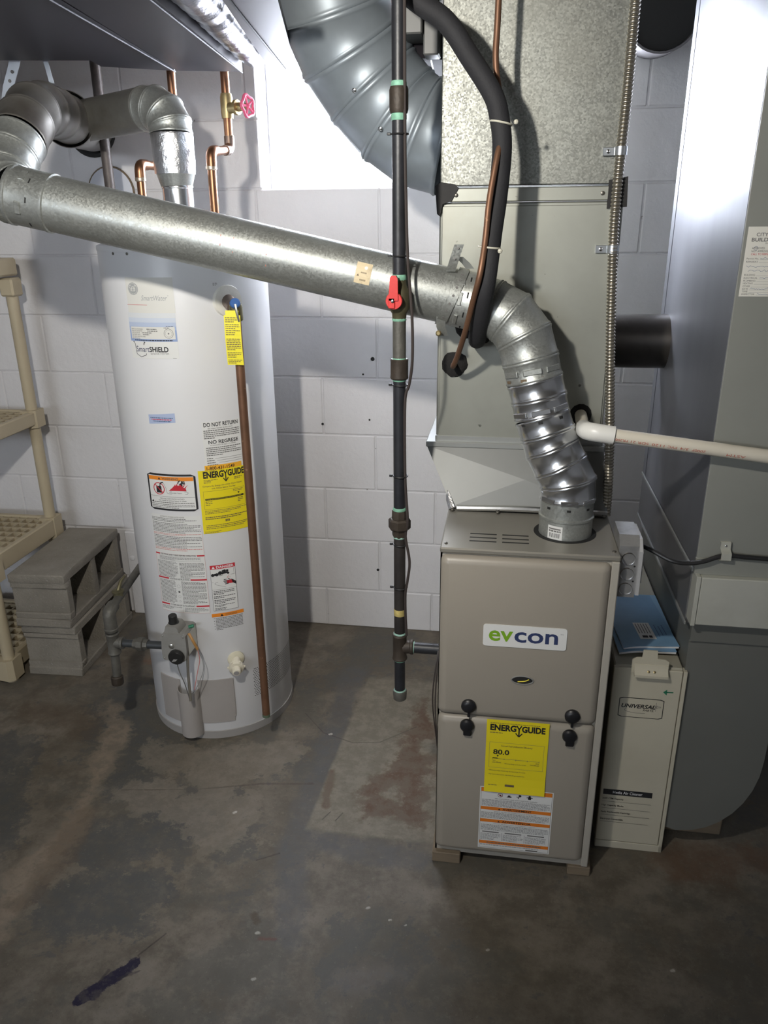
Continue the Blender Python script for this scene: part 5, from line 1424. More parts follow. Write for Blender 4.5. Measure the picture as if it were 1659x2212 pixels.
for (f0, f1, n_, sd) in ((0.0785, 0.0925, 3, 110), (0.0950, 0.1045, 2, 111), (0.1070, 0.1210, 3, 112), (0.1230, 0.1305, 2, 113), (0.1330, 0.1415, 2, 114)): s.rows('ink', a0 + 0.004, c1 - f1, a1 - 0.006, c1 - f0, n_, 0.42, 0.5, sd)
tag(s.done('scald_danger_label', t), 'white label with red danger heading')
s = hs_('label_white', 0.0004)
a0, a1, c0, c1 = 0.0690, 0.1610, 0.3690, 0.4260
s.rect('orange', a0, c1 - 0.0110, a1, c1, 2); s.text('ink_brown', 'WARNING', a0 + 0.038, c1 - 0.0090, a0 + 0.072, c1 - 0.0028, 3); tri(s, 'ink', a0 + 0.0285, c1 - 0.0095, 0.0085, 3)
s.rows('ink_soft', a0 + 0.010, c0 + 0.002, a1 - 0.004, c1 - 0.0130, 9, 0.40, 0.25, 120)
for k in range(5): s.disc('ink', a0 + 0.006, c1 - 0.0155 - 0.0085 * k, 0.0011, 2, 6)
tag(s.done('orange_warning_label', t), 'small label with orange warning heading')
s = hs_('ink_soft', 0.0004); s.rows('ink_soft', 0.150, 1.330, 0.162, 1.338, 3, 0.4, 0.7, 121); s.done('pressure_note', t)

# gas control valve
VY = 1.775
gv = B()
gv.prism([(-0.9125, 0.318), (-0.9185, 0.324), (-0.9190, 0.352), (-0.9155, 0.398), (-0.9100, 0.404), (-0.852, 0.404), (-0.845, 0.398), (-0.845, 0.352), (-0.850, 0.322), (-0.858, 0.316)], VY, 1.862, lambda p, q, y: (p, y, q))
gvo = gv.obj('gas_control_valve', 'valve_grey', t)
for (x, z) in ((-0.912, 0.396), (-0.851, 0.396), (-0.913, 0.325), (-0.853, 0.325)): bolt('screw', gvo, (x, VY, z), (0, -1, 0), 0.0025, 0.0015, 'silver')
b = B(); b.prism([(-0.908, 0.404), (-0.864, 0.404), (-0.868, 0.418), (-0.874, 0.424), (-0.902, 0.424)], VY + 0.004, VY + 0.055, lambda p, q, y: (p, y, q)); b.obj('valve_top', 'valve_grey', gvo)
b = B(); b.lathe((-0.888, VY + 0.030, 0.422), (0, -0.12, 1), [(0, 0.0150), (0.004, 0.0150), (0.005, 0.0125), (0.026, 0.0120), (0.028, 0.0095)], 14); b.obj('gas_cock_knob', 'valve_black', gvo, ang=25)
b = B(); b.box(-0.846, -0.8445, VY + 0.014, VY + 0.075, 0.332, 0.396, 0.0004); o = b.obj('valve_plate', 'silver', gvo)
b = B(); b.lathe((-0.888, VY, 0.366), (0, -1, 0), [(0, 0.0080), (0.003, 0.0075), (0.005, 0.004)], 12); b.obj('valve_cap', 'silver', gvo)
b = B(); b.lathe((-0.8745, VY - 0.001, 0.3355), (0, -0.95, -0.12), [(0, 0.0225), (0.010, 0.0225), (0.013, 0.0205), (0.0135, 0.008)], 30); dl = b.obj('temperature_dial', 'valve_black', gvo)
s = Sheet(lambda u, v, h: (-0.8745 + u, VY - 0.0150 - h * 0.0003 + 0.12 * v, 0.3340 + v), ['print_white'])
for k in range(9):
    a = math.radians(150 - 15 * k); s.stroke('print_white' if k < 4 else 'ink_red', [(0.0125 * math.cos(a), 0.0125 * math.sin(a)), (0.0165 * math.cos(a), 0.0165 * math.sin(a))], 0.0012, 1)
for k in range(4): s.stroke('print_white', [(-0.010 + 0.003 * k, -0.010 + 0.0008 * k), (-0.003 + 0.003 * k, -0.001)], 0.0007, 1)
s.text('print_white', 'HOT', -0.006, 0.0125, 0.005, 0.0160, 1)
s.done('dial_marking', gvo)
b = B(); b.tube(spline([(-0.8845, VY + 0.010, 0.318), (-0.876, VY + 0.005, 0.280), (-0.866, VY + 0.008, 0.240), (-0.862, VY + 0.02, 0.180)], 5), 0.0016, 6); b.obj('thermocouple', 'ink_soft', gvo)
b = B(); b.tube(spline([(-0.851, VY + 0.015, 0.330), (-0.851, VY + 0.010, 0.300), (-0.852, VY + 0.008, 0.262), (-0.855, VY + 0.012, 0.180)], 5), 0.0042, 8); b.obj('burner_tube', 'silver', gvo)
b = B(); b.tube(spline([(-0.842, VY + 0.02, 0.398), (-0.828, VY + 0.012, 0.380), (-0.820, VY + 0.018, 0.350)], 4), [0.0040] * 9, 8); b.obj('wire_sleeve', 'orange_sleeve', gvo)
b = B(); b.tube(spline([(-0.820, VY + 0.018, 0.352), (-0.818, VY + 0.02, 0.315), (-0.828, VY + 0.02, 0.275), (-0.842, VY + 0.015, 0.215)], 5), 0.0012, 5); b.obj('igniter_wire', 'ink_pink', gvo)
b = B(); b.tube(spline([(-0.820, VY + 0.018, 0.352), (-0.812, VY + 0.024, 0.315), (-0.813, VY + 0.024, 0.275), (-0.836, VY + 0.025, 0.222), (-0.846, VY + 0.02, 0.200)], 5), 0.0010, 5); b.obj('igniter_wire', 'ink_grey', gvo)
b = B(); b.tube([(-0.852, VY + 0.045, 0.404), (-0.838, VY + 0.050, 0.407)], 0.005, 8); b.obj('green_fitting', 'ink_green', gvo)

# burner access panels and channel
def patch_(name, u0, u1, z0, z1, off, th, m, slope=0.0):
    b = B(); n = 14; vs = []
    for i in range(n + 1):
        u = u0 + (u1 - u0) * i / n; a = u / HR
        zt = z1 + slope * (u - u0)
        for (R, z) in ((HR + off, z0), (HR + off + th, z0), (HR + off + th, zt), (HR + off, zt)):
            vs.append((HX + R * math.sin(a), HY - R * math.cos(a), z))
    b.add(vs, [(i * 4 + k, i * 4 + (k + 1) % 4, (i + 1) * 4 + (k + 1) % 4, (i + 1) * 4 + k) for i in range(n) for k in range(4)] + [(3, 2, 1, 0), (n * 4, n * 4 + 1, n * 4 + 2, n * 4 + 3)])
    return b.obj(name, m, t)
patch_('access_panel', -0.1300, -0.0500, 0.050, 0.200, 0.0, 0.0035, 'heater_panel')
patch_('access_panel', 0.0080, 0.1085, 0.058, 0.207, 0.0, 0.0035, 'heater_panel')
patch_('panel_edge', 0.1060, 0.1120, 0.075, 0.206, 0.0, 0.0045, 'heater_panel')
b = B(); vs = []; n = 16
ca = -0.0215 / HR
cc = Vector((HX + (HR + 0.002) * math.sin(ca), HY - (HR + 0.002) * math.cos(ca), 0))
nn = Vector((math.sin(ca), -math.cos(ca), 0)); tt = Vector((math.cos(ca), math.sin(ca), 0))
for z0 in (0.022, 0.183):
    for R in (0.034, 0.0315):
        for j in range(n + 1):
            a = math.pi * j / n
            p = cc + tt * (-R * math.cos(a)) + nn * (R * math.sin(a)); vs.append((p.x, p.y, z0 + (0.006 * math.sin(a) * -1 if z0 > 0.1 else 0)))
q = n + 1
fs = []
for j in range(n): fs += [(j, j + 1, 2 * q + j + 1, 2 * q + j), (q + j, 3 * q + j, 3 * q + j + 1, q + j + 1), (2 * q + j, 2 * q + j + 1, 3 * q + j + 1, 3 * q + j), (j, q + j, q + j + 1, j + 1)]
b.add(vs, fs); b.obj('burner_channel', 'heater_panel', t)
# air intake holes
b = B(); n = 6
for i in range(40):
    for j in range(17):
        u = 0.1775 + i * 0.0058 + (j % 2) * 0.0029; z = 0.122 + j * 0.0062
        if z > 0.221: continue
        p = hm(0.0002)(u, z, 0); a = u / HR
        e1 = Vector((math.cos(a), math.sin(a), 0))
        b.add([Vector(p) + e1 * 0.0017 * math.cos(2 * math.pi * k / n) + Vector((0, 0, 0.0017 * math.sin(2 * math.pi * k / n))) for k in range(n)], [tuple(range(n))])
o = b.obj('air_intake_holes', 'dark_hole', t, flip=False); o['kind'] = 'stuff'
# drain valve
dp = Vector(hm(0)(0.1265, 0.268, 0)); da = 0.1265 / HR; dn_ = Vector((math.sin(da), -math.cos(da), 0))
b = B(); b.lathe(dp - dn_ * 0.004, dn_, [(0, 0.026), (0.008, 0.024), (0.012, 0.016)], 20); b.obj('insulation_foam', 'foam_ring', t)
dd = (dn_ + Vector((-0.25, 0, -0.25))).normalized()
b = B(); b.lathe(dp, dd, [(0.004, 0.013), (0.026, 0.013), (0.028, 0.0215), (0.040, 0.0215), (0.042, 0.014), (0.056, 0.0125), (0.058, 0.010)], 22)
dv = b.obj('drain_valve', 'drain_plastic', t)
for k in range(6):
    a = 2 * math.pi * k / 6; u = dd.cross(Vector((0, 0, 1))).normalized(); w = dd.cross(u)
    p = dp + dd * 0.034 + (u * math.cos(a) + w * math.sin(a)) * 0.0225
    b = B(); b.sphere(p, 0.0045, 6); b.obj('valve_lobe', 'drain_plastic', dv)
b = B(); b.lathe(dp + dd * 0.0575, dd, [(0, 0.0080), (0.001, 0.0080)], 16); b.obj('outlet_hole', 'heater_trim', dv)
# relief valve, lever, tag, discharge pipe
rp = Vector(hm(0)(0.1876, 1.2915, 0)); ra_ = 0.1876 / HR; rn = Vector((math.sin(ra_), -math.cos(ra_), 0))
b = B(); b.lathe(rp - rn * 0.006, rn, [(0, 0.042), (0.010, 0.038), (0.014, 0.018)], 26); b.obj('insulation_foam', 'foam_white', t)
re = Vector((-0.646, 1.830, 1.281))
b = B(); b.tube([rp, rp + (re - rp) * 0.45, rp + (re - rp) * 0.85], [0.0175, 0.0165, 0.0175], 18); rv = b.obj('relief_valve', 'copper_dark', t)
b = B(); b.lathe(re + Vector((0, 0, 0.004)), (0, -0.15, 1), [(-0.030, 0.0150), (0, 0.0165), (0.008, 0.015)], 16); b.obj('valve_body', 'brass_dull', rv)
b = B(); b.lathe(re + Vector((0.004, -0.012, 0.014)), (0.1, -0.85, 0.5), [(0, 0.0125), (0.006, 0.0125), (0.008, 0.010)], 20); b.obj('test_cap', 'blue_lever', rv)
b = B(); b.tube([re + Vector((0.007, -0.022, 0.014)), re + Vector((0.011, -0.027, -0.004)), re + Vector((0.014, -0.023, -0.026))], [0.0035, 0.003, 0.0025], 8); b.obj('test_lever', 'silver', rv)
s = Sheet(lambda u, v, h: (-0.649 + u, 1.8105 - h * 0.0003 - 0.010 * math.sin((v - 1.150) / 0.135 * 3.0) * 0.4 - 0.3 * abs(u) * 0.15, v), ['yellow_tag'])
for k in range(12):
    z0, z1 = 1.151 + 0.0108 * k, 1.151 + 0.0108 * (k + 1)
    i0 = 0.004 if k == 11 else 0
    s.rect('yellow_tag', -0.0205 + i0, z0, 0.0, z1, 0); s.rect('yellow_tag', 0.0, z0, 0.0205 - i0, z1, 0)
for (z0, z1, n_, sd) in ((1.252, 1.266, 3, 130), (1.222, 1.250, 6, 131), (1.186, 1.216, 7, 132), (1.168, 1.183, 4, 133), (1.154, 1.165, 3, 134)): s.rows('ink_brown', -0.0175, z0, 0.0175, z1, n_, 0.4, 0.6, sd)
tag(s.done('instruction_tag', t), 'yellow paper tag hanging over the copper pipe')
b = B(); b.tube([(-0.646, 1.830, 1.262), (-0.6455, 1.832, 0.118)], 0.0112, 18); dpipe = b.obj('discharge_pipe', 'copper_old', t)
b = B(); b.lathe((-0.6455, 1.832, 0.116), (0, 0, 1), [(0, 0.0116), (0.009, 0.0116)], 16); b.obj('green_tarnish', 'ink_green_dull', dpipe)

# ------------------------------------------------------------------ heater vent: draft hood, foil-taped joint, elbow, run to the wye
t = thing('heater_vent_pipe', (HX, HY, 1.42), 'short round vent pipe rising from water heater with foil-taped joint and elbow to the left', 'vent pipe')
b = B(); b.lathe((HX, HY, 1.432), (0, 0, 1), [(0, 0.075), (0.03, 0.072), (0.055, 0.048)], 30); b.obj('draft_hood', 'galv', t)
b = B(); b.lathe((HX, HY, 1.485), (0, 0, 1), [(0, 0.0390), (0.076, 0.0390), (0.078, 0.0405), (0.082, 0.0405), (0.084, 0.0395)], 30); b.obj('vent_outlet', 'galv_new', t)
b = B(); b.lathe((HX - 0.001, HY, 1.566), (0, 0, 1), [(0, 0.0400), (0.034, 0.0500)], 30); b.obj('increaser', 'galv', t)
b = B(); b.lathe((HX - 0.002, HY, 1.596), (0, 0, 1), [(0, 0.0515), (0.03, 0.0535), (0.06, 0.0530), (0.09, 0.0540), (0.096, 0.0525)], 40); b.obj('foil_tape', 'foil', t)
hv = [(HX - 0.003, HY, 1.690), (HX - 0.004, HY + 0.002, 1.712), (HX - 0.018, HY + 0.008, 1.736), (HX - 0.048, HY + 0.022, 1.752), (HX - 0.082, HY + 0.037, 1.754)]
gores(hv, 0.0530, 'elbow_gore', 'galv', t, bead=0.0022, bw=0.006, n=34)
b = B(); cutcyl(b, hv[-1], (-1.205, 2.235, 1.744), Vector((-0.9, 0.4, 0)), Vector((-1, 0.2, 0)), 0.0520, 0.002, 0.006, 34); b.obj('pipe_section', 'vent_taupe_light', t, ang=60, flip=False)

# ------------------------------------------------------------------ copper water pipes
def elbow_c(p, m='copper', r=0.0135, par=None):
    pass
t = thing('hot_water_pipe', (-0.966, 2.073, 1.43), 'copper water pipe with elbows at the left behind the taped vent pipe', 'pipe')
b = B(); b.tube(fillet([(-0.967, 2.073, 1.425), (-0.966, 2.075, 1.622), (-0.960, 2.215, 1.624), (-0.915, 2.215, 1.626), (-0.912, 2.215, 2.14)], 0.022, 6), 0.0112, 14); cpb = b.obj('tubing', 'copper', t)
b = B(); b.tube(fillet([(-0.966, 2.073, 1.585), (-0.966, 2.075, 1.622), (-0.964, 2.115, 1.6225)], 0.020, 6), 0.0134, 14); b.obj('elbow', 'copper', t)
b = B(); b.lathe((-0.966, 2.073, 1.580), (0, 0, 1), [(0, 0.0118), (0.002, 0.0140), (0.009, 0.0140), (0.010, 0.0132)], 14); b.obj('solder_joint', 'solder', t)
t = thing('cold_water_pipe', (-0.768, 2.073, 1.43), 'copper water pipe with red wheel valve rising right of the taped vent pipe', 'pipe')
b = B(); b.tube(fillet([(-0.770, 2.073, 1.425), (-0.768, 2.073, 1.648), (-0.762, 2.205, 1.662), (-0.762, 2.207, 2.14)], 0.022, 6), 0.0112, 14); b.obj('tubing', 'copper', t)
b = B(); b.tube(fillet([(-0.768, 2.073, 1.612), (-0.768, 2.075, 1.649), (-0.766, 2.112, 1.6525)], 0.020, 6), 0.0134, 14); b.obj('elbow', 'copper', t)
b = B(); b.tube(fillet([(-0.763, 2.170, 1.658), (-0.762, 2.206, 1.662), (-0.762, 2.207, 1.695)], 0.020, 6), 0.0134, 14); b.obj('elbow', 'copper_dark', t)
for z, y in ((1.604, 2.073), (1.434, 2.073)):
    b = B(); b.lathe((-0.769, y, z), (0, 0, 1), [(0, 0.0118), (0.002, 0.0142), (0.009, 0.0142), (0.010, 0.0132)], 14); b.obj('solder_joint', 'solder', t)
b = B(); b.lathe((-0.762, 2.207, 1.694), (0, 0, 1), [(0, 0.0116), (0.002, 0.0132), (0.004, 0.0118)], 14); b.obj('solder_joint', 'solder', t)
b = B(); b.lathe((-0.762, 2.207, 1.738), (0, 0, 1), [(0, 0.0150), (0.012, 0.0165), (0.050, 0.0165), (0.060, 0.0140)], 14); b.lathe((-0.752, 2.200, 1.762), (1, -0.35, 0.02), [(0, 0.0135), (0.018, 0.0135), (0.019, 0.0185), (0.028, 0.0185), (0.029, 0.0110), (0.042, 0.0110), (0.043, 0.0070), (0.058, 0.0070)], 12)
gvv = b.obj('gate_valve', 'brass', t)
wc = Vector((-0.752, 2.200, 1.762)) + Vector((1, -0.35, 0.02)).normalized() * 0.060
b = B(); wax = Vector((1, -0.35, 0.02)).normalized(); wu = wax.cross(Vector((0, 0, 1))).normalized(); ww = wax.cross(wu)
ptsw = []
for j in range(40):
    a = 2 * math.pi * j / 40; R = 0.0245 + 0.0025 * math.cos(5 * a); ptsw.append(wc + (wu * math.cos(a) + ww * math.sin(a)) * R)
b.tube(ptsw, 0.0042, 8, closed=True)
for j in range(5):
    a = 2 * math.pi * j / 5; b.tube([wc, wc + (wu * math.cos(a) + ww * math.sin(a)) * 0.024], 0.0030, 6)
b.sphere(wc, 0.007, 8)
b.obj('hand_wheel', 'pink_wheel', gvv)

# ------------------------------------------------------------------ iron gas line on the left
t = thing('heater_gas_pipe', (-1.078, 1.80, 0.1), 'grey iron gas line running down behind the water heater to its control valve', 'pipe')
b = B(); b.tube(fillet([(-1.078, 1.80, 0.352), (-1.078, 1.80, 0.446), (-1.112, 2.09, 0.462), (-1.150, 2.36, 0.47), (-1.212, 2.385, 0.47), (-1.209, 2.38, 2.14)], 0.03, 5), 0.0118, 14); b.obj('pipe_run', 'grey_iron', t)
b = B(); b.tube([(-1.2105, 2.38, 1.3), (-1.209, 2.38, 2.139)], 0.0150, 14); b.obj('riser', 'brown_iron_mid', t)
b = B(); b.tube(fillet([(-1.078, 1.80, 0.392), (-1.078, 1.80, 0.446), (-1.082, 1.835, 0.448)], 0.026, 6), 0.0182, 16); b.lathe((-1.078, 1.80, 0.386), (0, 0, 1), [(0, 0.019), (0.008, 0.0205), (0.010, 0.018)], 16); b.obj('elbow', 'grey_iron', t)
b = B(); b.lathe((-1.078, 1.80, 0.312), (0, 0, 1), [(0, 0.0180), (0.003, 0.0195), (0.010, 0.0172), (0.058, 0.0172), (0.064, 0.0195), (0.068, 0.0180)], 18); b.lathe((-1.078, 1.80, 0.348), (1, 0, 0), [(0.008, 0.0162), (0.024, 0.0162), (0.026, 0.0180), (0.032, 0.0180)], 16); b.obj('tee', 'grey_iron', t)
b = B(); b.lathe((-1.046, 1.80, 0.348), (1, -0.02, 0.03), [(0, 0.0116), (0.150, 0.0116)], 14); b.obj('side_nipple', 'grey_iron_dark', t)
b = B(); b.lathe((-1.014, 1.80, 0.3485), (1, -0.02, 0.03), [(0, 0.0150), (0.012, 0.0165), (0.014, 0.0205), (0.030, 0.0205), (0.032, 0.0160), (0.044, 0.0145)], 8); b.obj('pipe_union', 'grey_iron', t, ang=20)
b = B(); b.tube([(-1.078, 1.80, 0.318), (-1.079, 1.795, 0.236)], 0.0125, 14); b.obj('drip_leg', 'grey_iron', t)
b = B(); b.lathe((-1.079, 1.7945, 0.240), (0, -0.06, -1), [(0, 0.0150), (0.003, 0.0178), (0.024, 0.0178), (0.027, 0.0165)], 16); b.obj('end_cap', 'brown_iron', t)
b = B(); b.lathe((-1.090, 1.885, 0.452), (0, 0, 1), [(0, 0.014), (0.014, 0.014), (0.016, 0.018), (0.019, 0.018), (0.021, 0.010)], 14); b.tube([(-1.090, 1.885, 0.468), (-1.088, 1.905, 0.492), (-1.084, 1.925, 0.500)], [0.006, 0.005, 0.003], 8); b.obj('stop_cock', 'brass_dull', t)

# ------------------------------------------------------------------ concrete blocks, lying on their sides
def cmu(name, x0, y0, z0, ang, label):
    t = thing(name, (x0, y0, z0), label, 'concrete block', 'concrete blocks by the wall')
    WL[t] = Vector((0, 0, 0))
    b = B(); w, l, h = 0.196, 0.405, 0.194
    j = 0.0012
    b.box(-w, 0, -0.012, l + 0.012, h - 0.030, h, 0.003, jit=j); b.box(-w, 0, -0.012, l + 0.012, 0, 0.030, 0.003, jit=j)
    b.box(-w, 0.0, -0.007, 0.030, h - 0.052, h - 0.028, 0.003, jit=j); b.box(-w, 0.0, -0.007, 0.030, 0.028, 0.052, 0.003, jit=j)
    b.box(-w, -0.002, 0.0, 0.034, 0.026, h - 0.026, 0.002, jit=j); b.box(-w, -0.002, l / 2 - 0.017, l / 2 + 0.017, 0.026, h - 0.026, 0.002, jit=j); b.box(-w, -0.002, l - 0.034, l, 0.026, h - 0.026, 0.002, jit=j)
    o = b.obj('block_body', 'concrete_block', t)
    for (ya, yb) in ((0.034, l / 2 - 0.017), (l / 2 + 0.017, l - 0.034)):
        f = B(); f.box(-w + 0.001, -w + 0.012, ya - 0.002, yb + 0.002, 0.026, h - 0.026); f.obj('core_back', 'concrete_block', t)
    t.rotation_euler.z = ang
    return t
cmu('concrete_block', -1.404, 2.134, 0.0, 0.05, 'grey concrete block on the floor by the wall, lower one of the stack of two')
cmu('concrete_block', -1.410, 2.124, 0.1945, 0.055, 'grey concrete block on top of the other, left of the water heater')

# ------------------------------------------------------------------ resin shelving
t = thing('plastic_shelf', (-1.9, 2.3, 0), 'beige plastic shelving unit at the left edge with lattice decks on round posts', 'shelf')
PXB, PXF, PYB, PYF = -1.658, -1.636, 2.47, 2.070
LV = ((1.262, 1.302), (0.800, 0.858), (0.375, 0.452), (0.012, 0.085))
for (x, y, z1) in ((PXB, PYB, 1.30), (PXF, PYF, 0.46), (-2.45, PYB, 1.30), (-2.45, PYF, 0.46)):
    b = B(); b.lathe((x, y, 0), (0, 0, 1), [(0, 0.0200), (z1, 0.0195)], 20); b.obj('post', 'shelf_resin', t)
b = B(); b.box(-2.5, -1.640, 2.30, 2.50, 1.318, 1.375, 0.006); b.box(PXB - 0.024, PXB + 0.026, PYB - 0.03, PYB + 0.03, 1.252, 1.312, 0.006); b.obj('top_deck', 'shelf_resin', t)
for k, (z0, z1) in enumerate(LV[1:]):
    yf = PYF if k else 2.14
    b = B()
    xr = -1.634 if k != 0 else -1.636
    b.box(xr - 0.022, xr, yf + 0.02, PYB, z0 + 0.010, z1, 0.004); b.box(-2.47, xr, yf - 0.012, yf + 0.010, z0 + 0.010, z1, 0.004); b.box(-2.47, xr, PYB - 0.005, PYB + 0.017, z0 + 0.010, z1, 0.004)
    dk = b.obj('deck_frame', 'shelf_resin', t)
    for (x, y) in ((PXB, PYB), (PXF, yf)):
        if k == 0 and y == yf: continue
        b = B(); b.prism([(x - 0.027, y - 0.030), (x + 0.010, y - 0.034), (x + 0.027, y - 0.020), (x + 0.027, y + 0.030), (x - 0.027, y + 0.030)], z0, z1 + 0.004, lambda p, q, z: (p, q, z)); b.obj('corner_socket', 'shelf_resin', dk)
    b = B()
    for i in range(9):
        y = yf + 0.03 + i * (PYB - yf - 0.05) / 8; b.box(-2.46, xr - 0.02, y - 0.003, y + 0.003, z1 - 0.026, z1 - 0.004)
    for i in range(24):
        x = xr - 0.045 - i * 0.034; b.box(x - 0.003, x + 0.003, yf + 0.008, PYB - 0.004, z1 - 0.026, z1 - 0.005)
    b.obj('lattice', 'shelf_resin_dark', dk)

# hanger straps at the far left
for nm, pts, w, lab in (('pipe_hanger', [(-1.190, 1.945, 1.850), (-1.200, 1.948, 1.832), (-1.222, 1.950, 1.793), (-1.236, 1.955, 1.760)], 0.030, 'perforated metal hanger strap above the upper vent elbow at far left'), ('pipe_hanger', [(-1.118, 1.950, 1.850), (-1.1135, 1.950, 1.828), (-1.109, 1.952, 1.795)], 0.012, 'narrow metal hanger strap over the vent elbow, nearer the dark riser pipe')):
    t = thing(nm, pts[0], lab, 'strap')
    plate('strap_body', pts, w, 'clip_steel', t)
    if w > 0.02:
        for p in ((-1.205, 1.9475, 1.822), (-1.216, 1.949, 1.803)):
            b = B(); b.lathe(p, (0, -1, 0), [(0, 0.004), (0.0008, 0.004)], 10); b.obj('strap_hole', 'ink_soft', t)

# ------------------------------------------------------------------ return duct on the right
RX0, RX1, RY0, RY1 = 0.4195, 0.645, 1.568, 2.256
t = thing('return_duct', (0.53, 1.9, 0.02), 'tall grey sheet metal return duct at the right edge with rounded elbow at the floor', 'duct')
b = B(); b.box(RX0, RX1, RY0 + 0.004, RY1, 0.765, 2.14, 0.002); rd = b.obj('duct_drop', 'duct_side', t)
B().box(RX0 + 0.0005, RX1, RY0, RY0 + 0.005, 0.805, 2.139, 0.001).obj('front_panel', 'duct_front', t)
B().box(RX0 - 0.0015, RX0 + 0.004, RY1 - 0.040, RY1 + 0.002, 0.78, 2.139, 0.001).obj('corner_seam', 'duct_side', t)
B().box(RX0 - 0.001, RX1, RY0 - 0.004, RY0 + 0.006, 0.768, 0.807, 0.002).obj('upper_flange', 'duct_front', t)
b = B(); b.box(RX0 + 0.0115, RX1, RY0 - 0.020, RY1 - 0.02, 0.657, 0.769, 0.002); b.obj('filter_collar', 'duct_panel', t)
B().box(RX0 + 0.0015, RX0 + 0.0105, RY0 - 0.022, RY0 + 0.02, 0.655, 0.771, 0.001).obj('collar_edge', 'duct_panel', t)
b = B(); b.box(RX0 - 0.001, RX0 + 0.012, RY0 + 0.02, RY1, 0.640, 0.770, 0.001); b.obj('collar_side', 'duct_dark', t)
for z in (0.776, 0.648):
    B().box(RX0 - 0.005, RX0 - 0.001, RY0 + 0.004, RY1, z - 0.004, z + 0.004, 0.001).obj('side_cleat', 'galv_plain', t)
prof = [(0.4335, 0.655), (0.4425, 0.075), (0.47, 0.066)]
for k in range(9):
    a = math.radians(-90 + 90 * k / 8); prof.append((0.475 + 0.165 * math.cos(a), 0.29 + 0.222 * math.sin(a)))
prof += [(0.642, 0.655)]
b = B(); b.prism(prof, 1.588, RY1, lambda p, q, y: (p, y, q)); b.obj('elbow_body', 'duct_front_shaded', t)
b = B(); b.prism([(0.4335, 0.655), (0.4345, 0.6), (0.643, 0.6), (0.643, 0.655)], 1.580, 1.590, lambda p, q, y: (p, y, q)); b.obj('elbow_lap', 'duct_front_shaded', t)
B().box(0.46, 0.60, 1.66, 2.2, 0.0, 0.068, 0.003).obj('support_block', 'wood', t)
# inspection card
s = Sheet(planeXZ(RY0 - 0.0008), ['paper'])
a0, a1, c0, c1 = 0.4255, 0.5230, 1.3390, 1.4610
s.rect('paper', a0, c0, a1, c1, 1)
s.text('ink_soft', 'CITY of', a0 + 0.0155, c1 - 0.0165, a0 + 0.0460, c1 - 0.0105, 2, bold=0.01)
s.text('ink_soft', 'BUILDING DEPT', a0 + 0.0085, c1 - 0.0255, a0 + 0.0840, c1 - 0.0190, 2, bold=0.02)
s.text('ink_soft', 'INSPECTION', a0 + 0.0330, c1 - 0.0300, a0 + 0.0650, c1 - 0.0270, 2)
s.ringf('ink_blue', a0 + 0.018, c1 - 0.0370, 0.0035, 0.0005, 2, 14)
s.text('ink_soft', 'APPROVED', a0 + 0.0110, c1 - 0.0385, a0 + 0.0330, c1 - 0.0350, 2); s.text('ink_soft', 'NOT APPROVED', a0 + 0.0110, c1 - 0.0440, a0 + 0.0420, c1 - 0.0405, 2); s.text('ink_red', 'CALL TO REINSPECT', a0 + 0.0110, c1 - 0.0490, a0 + 0.0520, c1 - 0.0455, 2)
for i, (tx, w, q) in enumerate((('Permit No.', 0.021, 0.0565), ('REMARKS', 0.020, 0.0620), ('BUILDING', 0.019, 0.0850), ('ELECTRICAL', 0.024, 0.0905), ('PLUMBING', 0.021, 0.0955), ('HEATING', 0.017, 0.1000), ('OTHER', 0.013, 0.1050), ('DATE', 0.010, 0.1100), ('TIME', 0.010, 0.1145), ('INSPECTOR', 0.023, 0.1195))):
    s.text('ink_soft', tx, a0 + 0.0045, c1 - q, a0 + 0.0045 + w, c1 - q + 0.0030, 2); s.rect('ink_grey', a0 + 0.0065 + w, c1 - q - 0.0003, a1 - 0.006, c1 - q + 0.0001, 2)
rs = random.Random(9)
for (q, u0, u1) in ((0.0545, 0.028, 0.07), (0.0690, 0.006, 0.08), (0.0765, 0.010, 0.08), (0.0890, 0.032, 0.07), (0.1085, 0.018, 0.06), (0.1180, 0.032, 0.075)):
    pts = []; u = u0
    while u < u1: pts.append((a0 + u, c1 - q + rs.uniform(-0.0012, 0.0022))); u += rs.uniform(0.0016, 0.0034)
    s.stroke('ink_blue', pts, 0.0005, 2)
tag(s.done('inspection_card'), 'white inspection card taped to the front of the return duct', 'paper card')

# cable and clamp across the return duct
b = B(); b.tube(spline([(0.296, 1.592, 0.822), (0.322, 1.575, 0.818), (0.365, 1.553, 0.803), (0.400, 1.550, 0.800), (0.430, 1.550, 0.806), (0.470, 1.553, 0.820), (0.520, 1.555, 0.818), (0.61, 1.555, 0.816), (0.655, 1.580, 0.815), (0.662, 1.75, 0.812), (0.662, 2.10, 0.81), (0.662, 2.59, 0.81)], 8), 0.0050, 10)
tag(b.obj('power_cable', 'cable_black'), 'black cable running from the electrical box across the front of the return duct', 'cable')
t = thing('cable_clamp', (0.473, 1.56, 0.82), 'small metal clamp holding the black cable to the return duct', 'clamp')
b = B(); n = 8; vs = []
pr = [(1.567, 0.846), (1.560, 0.846), (1.560, 0.832), (1.546, 0.826), (1.546, 0.812), (1.556, 0.806), (1.566, 0.806)]
for (y, z) in pr: vs += [(0.462, y, z), (0.482, y, z), (0.482, y + 0.0015, z + 0.001), (0.462, y + 0.0015, z + 0.001)]
b.add(vs, [(i * 4 + k, i * 4 + (k + 1) % 4, (i + 1) * 4 + (k + 1) % 4, (i + 1) * 4 + k) for i in range(len(pr) - 1) for k in range(4)] + [(0, 1, 2, 3), (27, 26, 25, 24)])
